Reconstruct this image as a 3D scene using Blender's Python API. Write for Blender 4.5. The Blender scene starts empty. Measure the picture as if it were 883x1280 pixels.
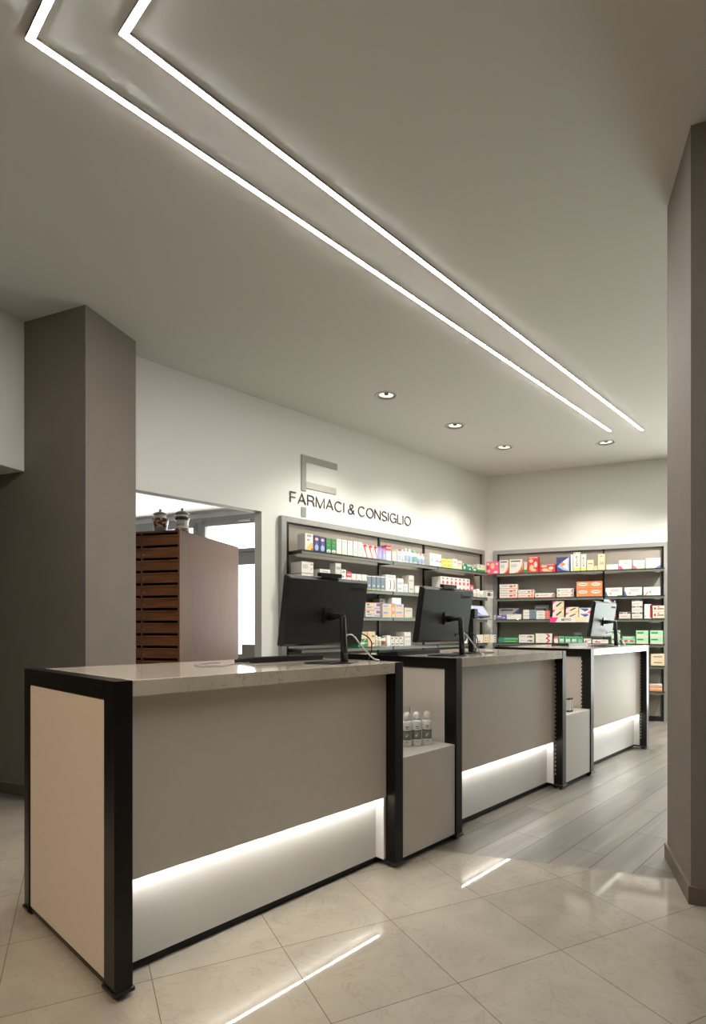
import bpy, bmesh, math, random
from mathutils import Vector, Matrix
random.seed(7)
C = bpy.context.scene.collection
R = math.radians
H_CEIL = 3.36
EXPO = 1.38
P_DL = 66
FILL_SPOTS = [(-1.6,-2.2,180,(1,.76,.52),46,(-2.3,.8,.35)),(.4,6.2,60,(1,.98,.98),130),(-1.15,7.45,230,(1,1,.98),130),(1.0,7.8,240,(.96,1,.98),130)]  # unseen spots added to brighten the near left and the rear
TRAY = (0.878,1.410)

# ---------------------------------------------------------------- materials
_m = {}
def srgb(c):
    return tuple(((v/255)/12.92 if v/255 <= .04045 else ((v/255+.055)/1.055)**2.4) for v in c)
def mat(name, col, rough=.6, metal=0.0, emit=0.0, spec=.5, coat=0.0, alpha=1.0):
    if name in _m: return _m[name]
    m = bpy.data.materials.new(name); m.use_nodes = True
    b = m.node_tree.nodes['Principled BSDF']
    c = srgb(col)
    b.inputs['Base Color'].default_value = (*c, 1)
    b.inputs['Roughness'].default_value = rough
    b.inputs['Metallic'].default_value = metal
    b.inputs['Specular IOR Level'].default_value = spec
    b.inputs['Coat Weight'].default_value = coat
    b.inputs['Coat Roughness'].default_value = .08
    if emit:
        b.inputs['Emission Color'].default_value = (*c, 1)
        b.inputs['Emission Strength'].default_value = emit
    _m[name] = m
    return m
def N(m, typ, **kw):
    n = m.node_tree.nodes.new(typ)
    for k, v in kw.items(): setattr(n, k, v)
    return n
def L(m, a, ao, b, bi): m.node_tree.links.new(a.outputs[ao], b.inputs[bi])
def noisy(name, col, col2, scale=8, rough=.6, spec=.5, detail=4, coat=0, stretch=(1,1,1), bump=0, metal=0.0, lo=.35, hi=.65):
    """base colour varies softly between two tones (grain, mottling)"""
    m = mat(name, col, rough, metal, 0, spec, coat)
    b = m.node_tree.nodes['Principled BSDF']
    tc = N(m, 'ShaderNodeTexCoord'); mp = N(m, 'ShaderNodeMapping'); mp.inputs['Scale'].default_value = stretch
    L(m, tc, 'Object', mp, 'Vector')
    nz = N(m, 'ShaderNodeTexNoise'); nz.inputs['Scale'].default_value = scale; nz.inputs['Detail'].default_value = detail
    L(m, mp, 'Vector', nz, 'Vector')
    cr = N(m, 'ShaderNodeValToRGB'); cr.color_ramp.elements[0].position = lo; cr.color_ramp.elements[1].position = hi
    cr.color_ramp.elements[0].color = (*srgb(col), 1); cr.color_ramp.elements[1].color = (*srgb(col2), 1)
    L(m, nz, 'Fac', cr, 'Fac'); L(m, cr, 'Color', b, 'Base Color')
    if bump:
        bp = N(m, 'ShaderNodeBump'); bp.inputs['Strength'].default_value = bump; bp.inputs['Distance'].default_value = .002
        L(m, nz, 'Fac', bp, 'Height'); L(m, bp, 'Normal', b, 'Normal')
    return m

# ---------------------------------------------------------------- mesh builder
class MB:
    def __init__(s): s.v = []; s.f = []; s.m = []; s.smooth = []
    def add(s, vs, fs, mi=0, sm=False):
        b = len(s.v); s.v += [tuple(v) for v in vs]
        for f in fs: s.f.append(tuple(b+i for i in f)); s.m.append(mi); s.smooth.append(sm)
        return s
    def box(s, x0, x1, y0, y1, z0, z1, mi=0):
        return s.add([(x0,y0,z0),(x1,y0,z0),(x1,y1,z0),(x0,y1,z0),(x0,y0,z1),(x1,y0,z1),(x1,y1,z1),(x0,y1,z1)],
                     [(0,3,2,1),(4,5,6,7),(0,1,5,4),(1,2,6,5),(2,3,7,6),(3,0,4,7)], mi)
    def prism(s, pts, z0, z1, mi=0):
        n = len(pts)
        a = sum(pts[i][0]*pts[(i+1)%n][1]-pts[(i+1)%n][0]*pts[i][1] for i in range(n))
        if a < 0: pts = pts[::-1]
        return s.add([(x,y,z0) for x,y in pts]+[(x,y,z1) for x,y in pts],
                     [tuple(range(n-1,-1,-1)), tuple(range(n,2*n))]+[(i,(i+1)%n,n+(i+1)%n,n+i) for i in range(n)], mi)
    def lathe(s, prof, seg=24, cx=0, cy=0, mi=0, mis=None, cap=True):
        """prof: list of (r, z) from bottom to top"""
        vs = []; fs = []
        for r, z in prof:
            for k in range(seg):
                a = 2*math.pi*k/seg; vs.append((cx+r*math.cos(a), cy+r*math.sin(a), z))
        for i in range(len(prof)-1):
            b = len(s.v) if False else 0
            ring = [(i*seg+k, i*seg+(k+1)%seg, (i+1)*seg+(k+1)%seg, (i+1)*seg+k) for k in range(seg)]
            if mis: s.add([], [], 0)
            fs.append((ring, mis[i] if mis else mi))
        base = len(s.v); s.v += vs
        for ring, m_ in fs:
            for f in ring: s.f.append(tuple(base+q for q in f)); s.m.append(m_); s.smooth.append(True)
        if cap and prof[0][0] > 1e-6: s.f.append(tuple(base+k for k in range(seg-1,-1,-1))); s.m.append(mis[0] if mis else mi); s.smooth.append(False)
        if cap and prof[-1][0] > 1e-6: s.f.append(tuple(base+(len(prof)-1)*seg+k for k in range(seg))); s.m.append(mis[-1] if mis else mi); s.smooth.append(False)
        return s
    def tube(s, pts, r, seg=8, mi=0):
        pts = [Vector(p) for p in pts]; rings = []
        rr = r if isinstance(r, (list, tuple)) else [r]*len(pts)
        up = Vector((0,0,1))
        for i, p in enumerate(pts):
            d = (pts[min(i+1,len(pts)-1)]-pts[max(i-1,0)]).normalized()
            a = d.cross(up)
            if a.length < 1e-3: a = d.cross(Vector((1,0,0)))
            a.normalize(); b = d.cross(a).normalized()
            rings.append([p+rr[i]*(math.cos(2*math.pi*k/seg)*a+math.sin(2*math.pi*k/seg)*b) for k in range(seg)])
        base = len(s.v)
        for ring in rings: s.v += [tuple(q) for q in ring]
        for i in range(len(pts)-1):
            for k in range(seg):
                s.f.append((base+i*seg+k, base+i*seg+(k+1)%seg, base+(i+1)*seg+(k+1)%seg, base+(i+1)*seg+k)); s.m.append(mi); s.smooth.append(True)
        s.f.append(tuple(base+k for k in range(seg))); s.m.append(mi); s.smooth.append(False)
        s.f.append(tuple(base+(len(pts)-1)*seg+k for k in range(seg-1,-1,-1))); s.m.append(mi); s.smooth.append(False)
        return s
    def xform(s, M, start=0):
        for i in range(start, len(s.v)): s.v[i] = tuple(M @ Vector(s.v[i]))
        return s
    def mesh(s, name, mats):
        me = bpy.data.meshes.new(name); me.from_pydata(s.v, [], s.f)
        for m_ in (mats if isinstance(mats, (list, tuple)) else [mats]): me.materials.append(m_)
        for p, mi, sm in zip(me.polygons, s.m, s.smooth): p.material_index = mi; p.use_smooth = sm
        bm = bmesh.new(); bm.from_mesh(me); bmesh.ops.recalc_face_normals(bm, faces=bm.faces); bm.to_mesh(me); bm.free()
        return me

def smooth_path(pts, n=8):
    """Catmull-Rom through the points"""
    P = [Vector(p) for p in pts]; P = [2*P[0]-P[1]]+P+[2*P[-1]-P[-2]]; out = []
    for i in range(1, len(P)-2):
        for k in range(n):
            t = k/n; a, b, c, d = P[i-1], P[i], P[i+1], P[i+2]
            out.append(.5*((2*b)+(c-a)*t+(2*a-5*b+4*c-d)*t*t+(3*b-a-3*c+d)*t**3))
    out.append(P[-2]); return out

def obj(name, mb, mats, parent=None, bevel=0, loc=None, rotz=0, label=None):
    me = mb.mesh(name, mats) if isinstance(mb, MB) else mb
    o = bpy.data.objects.new(name, me); C.objects.link(o)
    if parent: o.parent = parent
    if loc: o.location = loc
    if rotz: o.rotation_euler[2] = rotz
    if label: o['label'] = label
    if bevel:
        b = o.modifiers.new('bevel', 'BEVEL'); b.width = bevel; b.segments = 2; b.limit_method = 'ANGLE'; b.angle_limit = R(40)
        b.harden_normals = False
    return o
def thing(name, label, cat, loc=(0,0,0), rotz=0, group=None):
    o = bpy.data.objects.new(name, None); C.objects.link(o); o.empty_display_size = .1
    o.location = loc; o.rotation_euler[2] = rotz; o['label'] = label; o['category'] = cat
    if group: o['group'] = group
    return o
def tag(o, label, cat, group=None):
    o['label'] = label; o['category'] = cat
    if group: o['group'] = group
    return o
def struct(name, mb, mats, **kw):
    o = obj(name, mb, mats, **kw); o['kind'] = 'structure'; return o
def dup(root, loc, rotz=0, label=None):
    def cp(o, par):
        c = o.copy(); C.objects.link(c); c.parent = par
        for ch in o.children: cp(ch, c)
        return c
    r = cp(root, None); r.location = loc; r.rotation_euler[2] = rotz
    if label: r['label'] = label
    return r
def text_mesh(body, size, depth=.0005, offset=0.0, sx=1.0, spacing=1.0, align='CENTER'):
    cu = bpy.data.curves.new('text', 'FONT'); cu.body = body; cu.size = size; cu.extrude = depth
    cu.offset = offset; cu.align_x = align; cu.align_y = 'CENTER'; cu.space_character = spacing
    o = bpy.data.objects.new('tmp', cu); C.objects.link(o)
    me = bpy.data.meshes.new_from_object(o.evaluated_get(bpy.context.evaluated_depsgraph_get()))
    bpy.data.objects.remove(o)
    for v in me.vertices: v.co.x *= sx
    return me

# ---------------------------------------------------------------- finishes
M_CEIL = mat('ceiling_paint', (218,216,211), .85, spec=.2)
M_WALL = mat('wall_offwhite', (222,221,215), .8, spec=.25)
M_TAUPE = noisy('wall_taupe', (126,117,107), (123,114,104), 4, .75, .3)
M_BASE_T = mat('taupe_baseboard', (104,92,78), .45)
M_LAM = noisy('grey_laminate', (197,188,177), (195,186,175), 20, .5, .2)
M_LAMW = mat('white_laminate', (204,203,198), .35)
M_CABL = mat('pale_laminate', (184,178,169), .35)
M_BLACK = mat('black_anodised', (44,42,40), .28, .85)
M_BLACKP = mat('black_plastic', (18,18,19), .35)
M_GAP = mat('shadow_gap_black', (10,10,10), .7)
M_ALU = mat('brushed_aluminium', (150,148,144), .35, .9)
M_STEEL = mat('satin_frame_grey', (150,149,144), .42, .35)
M_SHELFBACK = noisy('shelf_back_taupe', (140,132,121), (136,128,118), 6, .6)
M_GLASSY = mat('smoked_glass_green', (46,54,48), .12, 0, 0, .7)
M_LIP = mat('shelf_lip_grey', (112,116,109), .4, .5)
M_SLOT = mat('slot_painted_light', (205,205,198), .4, .2)  # pale colour paints the dashes of light seen at the slots
M_LETTER = mat('letter_black', (38,34,31), .4)
M_BIGF = mat('letter_satin_grey', (140,141,134), .45, .5)
M_WOODD = noisy('drawer_walnut', (136,84,48), (104,60,32), 6, .38, .5, 6, 0, (.6,1,9))
M_WOODC = noisy('carcass_veneer', (104,80,63), (97,75,59), 5, .6, .2, 5, 0, (6,6,.5))
M_WINF = mat('window_frame_grey', (112,114,112), .45)
M_PANE = mat('daylit_pane', (250,252,255), .3, 0, 2.4)
M_LED = mat('led_diffuser', (255,252,247), .4, 0, 46.0)
M_LEDU = mat('under_panel_led', (255,250,243), .4, 0, 38.0)
M_BACKROOM = mat('back_room_white', (228,226,220), .8)
M_SCREW = mat('nickel_pin', (190,186,178), .3, 1)

def quartz():
    m = noisy('quartz_worktop', (196,186,170), (184,174,158), 5, .12, .5, 6, .25)
    b = m.node_tree.nodes['Principled BSDF']
    tc = N(m, 'ShaderNodeTexCoord')
    nz = N(m, 'ShaderNodeTexNoise'); nz.inputs['Scale'].default_value = 5; nz.inputs['Detail'].default_value = 5; nz.inputs['Distortion'].default_value = 1.5
    L(m, tc, 'Object', nz, 'Vector')
    mt = N(m, 'ShaderNodeMath', operation='SUBTRACT'); mt.inputs[1].default_value = .5; L(m, nz, 'Fac', mt, 0)
    ab = N(m, 'ShaderNodeMath', operation='ABSOLUTE'); L(m, mt, 0, ab, 0)
    cr = N(m, 'ShaderNodeValToRGB'); cr.color_ramp.elements[0].color = (1,1,1,1); cr.color_ramp.elements[1].color = (0,0,0,1)
    cr.color_ramp.elements[0].position = 0; cr.color_ramp.elements[1].position = .012; L(m, ab, 0, cr, 'Fac')
    mm = N(m, 'ShaderNodeMix', data_type='RGBA'); old = b.inputs['Base Color'].links[0].from_socket
    n2 = N(m, 'ShaderNodeTexNoise'); n2.inputs['Scale'].default_value = 3; L(m, tc, 'Object', n2, 'Vector')
    m3 = N(m, 'ShaderNodeMath', operation='MULTIPLY'); L(m, cr, 'Color', m3, 0); L(m, n2, 'Fac', m3, 1)
    m.node_tree.links.new(old, mm.inputs['A']); mm.inputs['B'].default_value = (*srgb((120,106,88)),1)
    L(m, m3, 0, mm, 'Factor'); m.node_tree.links.new(mm.outputs['Result'], b.inputs['Base Color'])
    return m
M_QUARTZ = quartz()

TILE_SHIFT = (1.591+.462*20, -.225+.462*20, 0)
def tile_floor():
    m = mat('polished_stone_tile', (176,160,138), .07, 0, 0, .5)
    b = m.node_tree.nodes['Principled BSDF']
    geo = N(m, 'ShaderNodeNewGeometry'); mp = N(m, 'ShaderNodeMapping', vector_type='TEXTURE')
    # grid axes turned 20.9 degrees, 0.462 m pitch
    mp.inputs['Rotation'].default_value = (0,0,R(-20.9)); mp.inputs['Location'].default_value = (0,0,0)
    L(m, geo, 'Position', mp, 'Vector')
    br = N(m, 'ShaderNodeTexBrick', offset=0.0, squash=1.0)
    br.inputs['Scale'].default_value = 1.0; br.inputs['Brick Width'].default_value = .462; br.inputs['Row Height'].default_value = .462
    br.inputs['Mortar Size'].default_value = .0016; br.inputs['Mortar Smooth'].default_value = 0; br.inputs['Bias'].default_value = 0
    br.inputs['Color1'].default_value = (*srgb((160,153,142)),1); br.inputs['Color2'].default_value = (*srgb((154,147,135)),1)
    br.inputs['Mortar'].default_value = (*srgb((92,72,50)),1)
    sh = N(m, 'ShaderNodeVectorMath', operation='ADD'); sh.inputs[1].default_value = TILE_SHIFT
    L(m, mp, 'Vector', sh, 0); L(m, sh, 'Vector', br, 'Vector')
    nz = N(m, 'ShaderNodeTexNoise'); nz.inputs['Scale'].default_value = 3.2; nz.inputs['Detail'].default_value = 8; nz.inputs['Distortion'].default_value = 1.2
    L(m, geo, 'Position', nz, 'Vector')
    cr = N(m, 'ShaderNodeValToRGB'); cr.color_ramp.elements[0].position = .3; cr.color_ramp.elements[1].position = .7
    cr.color_ramp.elements[0].color = (.86,.86,.86,1); cr.color_ramp.elements[1].color = (1.06,1.05,1.03,1); L(m, nz, 'Fac', cr, 'Fac')
    mx = N(m, 'ShaderNodeMix', data_type='RGBA', blend_type='MULTIPLY'); mx.inputs['Factor'].default_value = 1
    m.node_tree.links.new(br.outputs['Color'], mx.inputs['A']); m.node_tree.links.new(cr.outputs['Color'], mx.inputs['B'])
    # thin veins
    n2 = N(m, 'ShaderNodeTexNoise'); n2.inputs['Scale'].default_value = 4.5; n2.inputs['Detail'].default_value = 6; n2.inputs['Distortion'].default_value = 2.5
    L(m, geo, 'Position', n2, 'Vector')
    s = N(m, 'ShaderNodeMath', operation='SUBTRACT'); s.inputs[1].default_value = .52; L(m, n2, 'Fac', s, 0)
    a = N(m, 'ShaderNodeMath', operation='ABSOLUTE'); L(m, s, 0, a, 0)
    c2 = N(m, 'ShaderNodeValToRGB'); c2.color_ramp.elements[0].position = 0; c2.color_ramp.elements[1].position = .02
    c2.color_ramp.elements[0].color = (.9,.88,.85,1); c2.color_ramp.elements[1].color = (1,1,1,1); L(m, a, 0, c2, 'Fac')
    m2 = N(m, 'ShaderNodeMix', data_type='RGBA', blend_type='MULTIPLY'); m2.inputs['Factor'].default_value = 1
    m.node_tree.links.new(mx.outputs['Result'], m2.inputs['A']); m.node_tree.links.new(c2.outputs['Color'], m2.inputs['B'])
    m.node_tree.links.new(m2.outputs['Result'], b.inputs['Base Color'])
    rr = N(m, 'ShaderNodeMapRange'); rr.inputs['To Min'].default_value = .04; rr.inputs['To Max'].default_value = .6
    L(m, br, 'Fac', rr, 'Value'); L(m, rr, 'Result', b, 'Roughness')
    return m

def plank_floor():
    m = mat('wood_effect_plank', (150,142,130), .4, 0, 0, .4)
    b = m.node_tree.nodes['Principled BSDF']
    geo = N(m, 'ShaderNodeNewGeometry'); mp = N(m, 'ShaderNodeMapping', vector_type='TEXTURE')
    mp.inputs['Rotation'].default_value = (0,0,R(90)); mp.inputs['Location'].default_value = (-.944,3.09,0)
    L(m, geo, 'Position', mp, 'Vector')
    br = N(m, 'ShaderNodeTexBrick', offset=.5, squash=1.0)
    br.inputs['Scale'].default_value = 1.0; br.inputs['Brick Width'].default_value = .95; br.inputs['Row Height'].default_value = .175
    br.inputs['Mortar Size'].default_value = .0028; br.inputs['Mortar Smooth'].default_value = 0; br.inputs['Bias'].default_value = 0
    br.inputs['Color1'].default_value = (*srgb((116,110,102)),1); br.inputs['Color2'].default_value = (*srgb((96,91,84)),1)
    br.inputs['Mortar'].default_value = (*srgb((58,52,44)),1)
    L(m, mp, 'Vector', br, 'Vector')
    m2 = N(m, 'ShaderNodeMapping'); m2.inputs['Scale'].default_value = (14,.9,1); L(m, geo, 'Position', m2, 'Vector')
    nz = N(m, 'ShaderNodeTexNoise'); nz.inputs['Scale'].default_value = 1; nz.inputs['Detail'].default_value = 8; nz.inputs['Distortion'].default_value = .6
    L(m, m2, 'Vector', nz, 'Vector')
    cr = N(m, 'ShaderNodeValToRGB'); cr.color_ramp.elements[0].position = .3; cr.color_ramp.elements[1].position = .72
    cr.color_ramp.elements[0].color = (.66,.65,.63,1); cr.color_ramp.elements[1].color = (1.14,1.13,1.11,1); L(m, nz, 'Fac', cr, 'Fac')
    mx = N(m, 'ShaderNodeMix', data_type='RGBA', blend_type='MULTIPLY'); mx.inputs['Factor'].default_value = 1
    m.node_tree.links.new(br.outputs['Color'], mx.inputs['A']); m.node_tree.links.new(cr.outputs['Color'], mx.inputs['B'])
    m.node_tree.links.new(mx.outputs['Result'], b.inputs['Base Color'])
    return m

# ---------------------------------------------------------------- setting
a25 = R(25.6); bx, by = -1.748, 2.567
def bline(x): return (x, by+(x-bx)*math.tan(a25))
X0, X1, Y0, Y1 = -6.2, 2.6, -2.6, 10.2
XB = -9.6
pl_, pr_ = bline(XB), bline(X1)
# tile grid phase: intersections at a = .225+.462k, b = 1.591+.462k along the turned axes
# texture space: x' along (cos -20.9, sin -20.9) = -b axis ; y' along (sin 20.9, cos 20.9) = a axis
M_TILE = tile_floor(); M_PLANK = plank_floor()
struct('floor', MB().prism([(XB,Y0),(X1,Y0),pr_,pl_], -.12, 0), M_TILE)
struct('floor', MB().prism([pl_,pr_,(X1,Y1),(XB,Y1)], -.12, 0), M_PLANK)
DL_SPOTS = [(-3.484,4.109),(-3.473,5.237),(-3.46,6.272),(-2.505,6.934)]
ce = struct('ceiling', MB().prism([(XB,Y0),(X1,Y0),(X1,Y1),(XB,Y1)], H_CEIL, H_CEIL+.12), M_CEIL)
cut = MB()
for x_, y_ in DL_SPOTS: cut.lathe([(.088,-.05),(.088,.07)], 40, x_, y_)
ct = obj('cutter', cut, M_CEIL); ct.location = (0,0,H_CEIL)
md = ce.modifiers.new('holes','BOOLEAN'); md.operation = 'DIFFERENCE'; md.object = ct; md.solver = 'EXACT'
bpy.context.view_layer.update()
me_ = bpy.data.meshes.new_from_object(ce.evaluated_get(bpy.context.evaluated_depsgraph_get()))
ce.modifiers.clear(); ce.data = me_; bpy.data.objects.remove(ct)

LWP, LWA = Vector((-4.418,2.137,0)), R(88.75)
BWP, BWA = Vector((-4.305,7.316,0)), R(20)
lw = MB()
lw.box(-.22,1.219,0,.112,2.295,H_CEIL); lw.box(1.219,5.19,0,.112,0,H_CEIL)
struct('wall_left', lw, M_WALL, loc=LWP, rotz=LWA)
# back wall with an opening further right for the added glowing door
bw = MB(); bw.box(0,2.95,0,.12,0,H_CEIL); bw.box(4.35,7.4,0,.12,0,H_CEIL); bw.box(2.95,4.35,0,.12,3.0,H_CEIL)
struct('wall_back', bw, M_WALL, loc=BWP, rotz=BWA)
# pier on the left, turned 21-26 degrees
CX, CY = -3.966, 1.561
pier = [(CX,CY),(-4.199,2.024),(-4.41,1.93),(-4.41,2.06),(-4.56,2.06),(-6.2,1.46),(-6.2,.69),(-4.504,1.351)]
struct('wall_left_pier', MB().prism(pier,0,H_CEIL), M_TAUPE)
# dropped beam joining the pier
e = Vector((.379,.925)); ex = Vector((-.93,-.363))
sA = Vector((-4.504,1.351)); sB = sA - Vector((-math.sin(R(21)),math.cos(R(21))))*2.6
struct('wall_left_beam', MB().prism([tuple(sA+Vector((.0,-.002))),tuple(sB),(sB.x-1.9,sB.y-.3),(-6.2,.68)],2.30,H_CEIL-.001), M_WALL)
# right pillar
PR = [(-.658,2.808),(-.874,3.271),(-.34,3.52),(-.125,3.057)]
PR[3] = (PR[0][0]+.8*math.cos(R(22)), PR[0][1]+.8*math.sin(R(22))); PR[2] = (PR[1][0]+.8*math.cos(R(22)), PR[1][1]+.8*math.sin(R(22)))
struct('wall_right_pillar', MB().prism(PR,0,H_CEIL), M_TAUPE)
def offpoly(P, d):
    n = len(P); cx = sum(p[0] for p in P)/n; cy = sum(p[1] for p in P)/n; out = []
    for i in range(n):
        a = Vector(P[i-1]); b = Vector(P[i]); c = Vector(P[(i+1)%n])
        d1 = (b-a).normalized(); d2 = (c-b).normalized()
        n1 = Vector((d1.y,-d1.x)); n2 = Vector((d2.y,-d2.x))
        if (b+n1-Vector((cx,cy))).length < (b-n1-Vector((cx,cy))).length: n1 = -n1; n2 = -n2
        out.append(tuple(b+(n1+n2)*(d/(1+n1.dot(n2)))))
    return out
bb = MB(); bb.prism(offpoly(PR,.012),0,.078)
struct('baseboard_right', bb, M_BASE_T, bevel=.003)
pd = Vector((CX-(-6.2), CY-.69)).normalized(); pn = Vector((pd.y,-pd.x))
q0, q1 = Vector((-6.2,.69)), Vector((CX,CY))+pd*.012
struct('baseboard_left', MB().prism([tuple(q0),tuple(q1),tuple(q1+pn*.012),tuple(q0+pn*.012)],0,.08), M_BASE_T, bevel=.003)
struct('wall_right', MB().box(X1,X1+.12,Y0,Y1,0,H_CEIL), M_TAUPE)
struct('wall_near', MB().box(X0,X1,Y0-.12,Y0,0,H_CEIL), M_TAUPE)
struct('wall_far_left', MB().box(X0-.12,X0,Y0,.69,0,H_CEIL), M_TAUPE)

# door: unseen glazed door beyond the pillar, added to light the rear
dr = MB(); z1 = 3.0
for s0, s1 in ((2.95,3.02),(3.62,3.68),(4.28,4.35)): dr.box(s0,s1,.02,.09,0,z1)
dr.box(3.02,4.28,.02,.09,z1-.08,z1); dr.box(3.02,4.28,.02,.09,0,.12); dr.box(3.02,4.28,.03,.08,2.05,2.1)
d1 = struct('added_door_1', dr, M_WINF, loc=BWP, rotz=BWA)
obj('glazing', MB().box(3.02,4.28,.05,.06,.12,z1-.08), mat('added_door_glow',(240,250,243),.2,0,3.6), d1)  # glow added for greenish light from the right rear

# back room behind the opening
br_ = MB()
WP = Vector((-6.92,3.98)); wd = Vector((math.cos(R(20)),math.sin(R(20)))); wn = Vector((-wd.y,wd.x))
br_.box(XB-.1,XB,1.5,9,0,H_CEIL)
struct('wall_far_back_room', br_, M_BACKROOM)
struct('ceiling_back_room', MB().prism([(XB,1.6),(-4.56,2.08),(-4.45,7.2),(XB,7.2)],2.70,2.76), M_BACKROOM)
wn_ = MB()   # wall holding the back-room windows, local frame of that wall
wn_.box(-3.0,2.2,.09,.17,0,.80); wn_.box(-3.0,2.2,.09,.17,2.62,2.76)
WPO = Vector((-6.616,4.056,0))
struct('wall_far_windows', wn_, M_BACKROOM, loc=WPO, rotz=R(20))
fr = MB()
for s0,s1 in ((-3.0,-2.9),(-1.75,-1.66),(-.05,.045),(1.55,1.64),(2.1,2.2)): fr.box(s0,s1,0,.08,.80,2.62)
for z0,z1 in ((.80,.86),(1.985,2.15),(2.55,2.62)): fr.box(-3.0,2.2,.004,.076,z0,z1)
for a,b in ((-1.66,-.05),(.045,1.55)):   # sash frames of the tilting top lights
    fr.box(a,a+.05,-.015,.05,2.15,2.55); fr.box(b-.05,b,-.015,.05,2.15,2.55); fr.box(a,b,-.015,.05,2.50,2.55); fr.box(a,b,-.015,.05,2.15,2.19)
w1 = struct('window_1', fr, M_WINF, loc=WPO, rotz=R(20))
obj('glazing', MB().box(-2.95,2.15,.04,.046,.84,2.58), M_PANE, w1)
obj('lower_sash', MB().box(.66,.95,-.02,.0,.80,.985), M_WINF, w1, bevel=.003)
obj('sash_handle', MB().box(.62,.80,-.035,-.016,2.52,2.545), M_ALU, w1, bevel=.004)

# ---------------------------------------------------------------- ceiling lights
def light_line(x, y0, y1, label):
    """L-shaped surface-mounted light line: long arm along Y, short arm turning to +X at the near end"""
    t = thing('linear_ceiling_light', label, 'ceiling light', (x, y0, H_CEIL), 0, 'parallel light lines on the ceiling')
    w, d = .027, .014; xe = .4
    ln = y1-y0
    pf = MB(); pf.prism([(-w/2,-w/2),(xe-x,-w/2),(xe-x,w/2),(w/2,w/2),(w/2,ln),(-w/2,ln)], -d, -.0005)
    obj('profile', pf, M_STRIP, t)
    di = MB(); k = w/2-.002; di.prism([(-k,-k),(xe-x,-k),(xe-x,k),(k,k),(k,ln-.004),(-k,ln-.004)], -d-.0012, -d-.0001)
    obj('diffuser', di, M_LED, t)
    obj('end_cap', MB().box(-w/2,w/2,ln,ln+.004,-d-.001,-.0005), M_STRIP, t)
    return t
M_STRIP = mat('light_profile_grey', (150,145,136), .5, .2)
light_line(-2.31, .712, 6.52, 'white light line nearer the left wall, with the outer corner of the pair')
light_line(-2.045, .94, 6.73, 'white light line further from the left wall, with the inner corner of the pair')

M_RING = mat('downlight_ring', (205,200,188), .4)
M_REFL = mat('downlight_reflector', (240,236,226), .3, .3, .5)  # faint glow put in for lamp light filling the bowl
M_LAMPG = mat('downlight_lamp_glow', (255,236,208), .3, 0, 2.0)
def downlight(x, y, label, aim, power, size=118, blend=1.0, col=(1,.95,.86)):
    t = thing('recessed_downlight', label, 'downlight', (x, y, H_CEIL), 0, 'round recessed downlights')
    rg = MB(); rg.lathe([(.0865,-.0006),(.0865,-.003),(.100,-.005),(.113,-.002),(.113,-.0006)], 40, cap=False); obj('trim_ring', rg, M_RING, t)
    cup = MB(); cup.lathe([(.0872,-.0004),(.0872,.066),(0,.066)], 40, cap=False); obj('housing', cup, M_RING, t)
    dx, dy = aim[0]-x, aim[1]-y; ang = math.atan2(dy,dx)
    T_ = Matrix.Rotation(ang,4,'Z')@Matrix.Rotation(R(-5),4,'Y')@Matrix.Translation((0,0,.010))
    hd = MB(); hd.lathe([(.068,-.008),(.071,-.008),(.071,.010),(.068,.010),(.068,-.008)], 32, cap=False); hd.xform(T_); rr_ = obj('gimbal_ring', hd, M_ALU, t)
    ds = MB(); ds.lathe([(.067,-.006),(.050,.010),(.030,.018),(0,.018)], 32, cap=False); ds.xform(T_); obj('reflector', ds, M_REFL, t)
    gl = MB(); gl.lathe([(.020,-.002),(.020,.018)], 20); gl.xform(T_); obj('lamp_cap', gl, mat('lamp_cap_grey',(70,66,60),.5), t)
    ld = bpy.data.lights.new('downlight_beam', 'SPOT'); ld.energy = power; ld.spot_size = R(size); ld.spot_blend = blend; ld.shadow_soft_size = .02; ld.color = col
    lo = bpy.data.objects.new('downlight_beam', ld); C.objects.link(lo); lo.location = (x, y, H_CEIL-.012)
    dv = Vector((aim[0]-x, aim[1]-y, aim[2]-(H_CEIL-.012))); lo.rotation_euler = dv.to_track_quat('-Z','Y').to_euler(); lo.parent = t
    lo.matrix_parent_inverse = Matrix.Translation((-x,-y,-H_CEIL))
    return t
downlight(-3.484,4.109,'downlight above the wall lettering, nearest and largest of the four', (-3.75,4.15,0), P_DL)
downlight(-3.473,5.237,'downlight midway along the left wall, second nearest of the four', (-3.75,5.3,0), P_DL)
downlight(-3.46,6.272,'downlight near the far left corner of the ceiling', (-3.75,6.35,0), P_DL)
downlight(-2.505,6.934,'downlight near the back wall, just below the ends of the light lines', (-2.6,7.2,0), P_DL)
def fill_spot(x, y, power, col=(1,.82,.6), size=120, aim=None):  # added fill light without a fixture, out of view
    ld = bpy.data.lights.new('added_fill_spot', 'SPOT'); ld.energy = power; ld.spot_size = R(size); ld.spot_blend = .8; ld.shadow_soft_size = .12; ld.color = col
    lo = bpy.data.objects.new('added_fill_spot', ld); C.objects.link(lo); lo.location = (x, y, H_CEIL-.05)
    if aim: lo.rotation_euler = (Vector(aim)-Vector((x,y,H_CEIL-.05))).to_track_quat('-Z','Y').to_euler()
for a_ in FILL_SPOTS: fill_spot(*a_)

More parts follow.
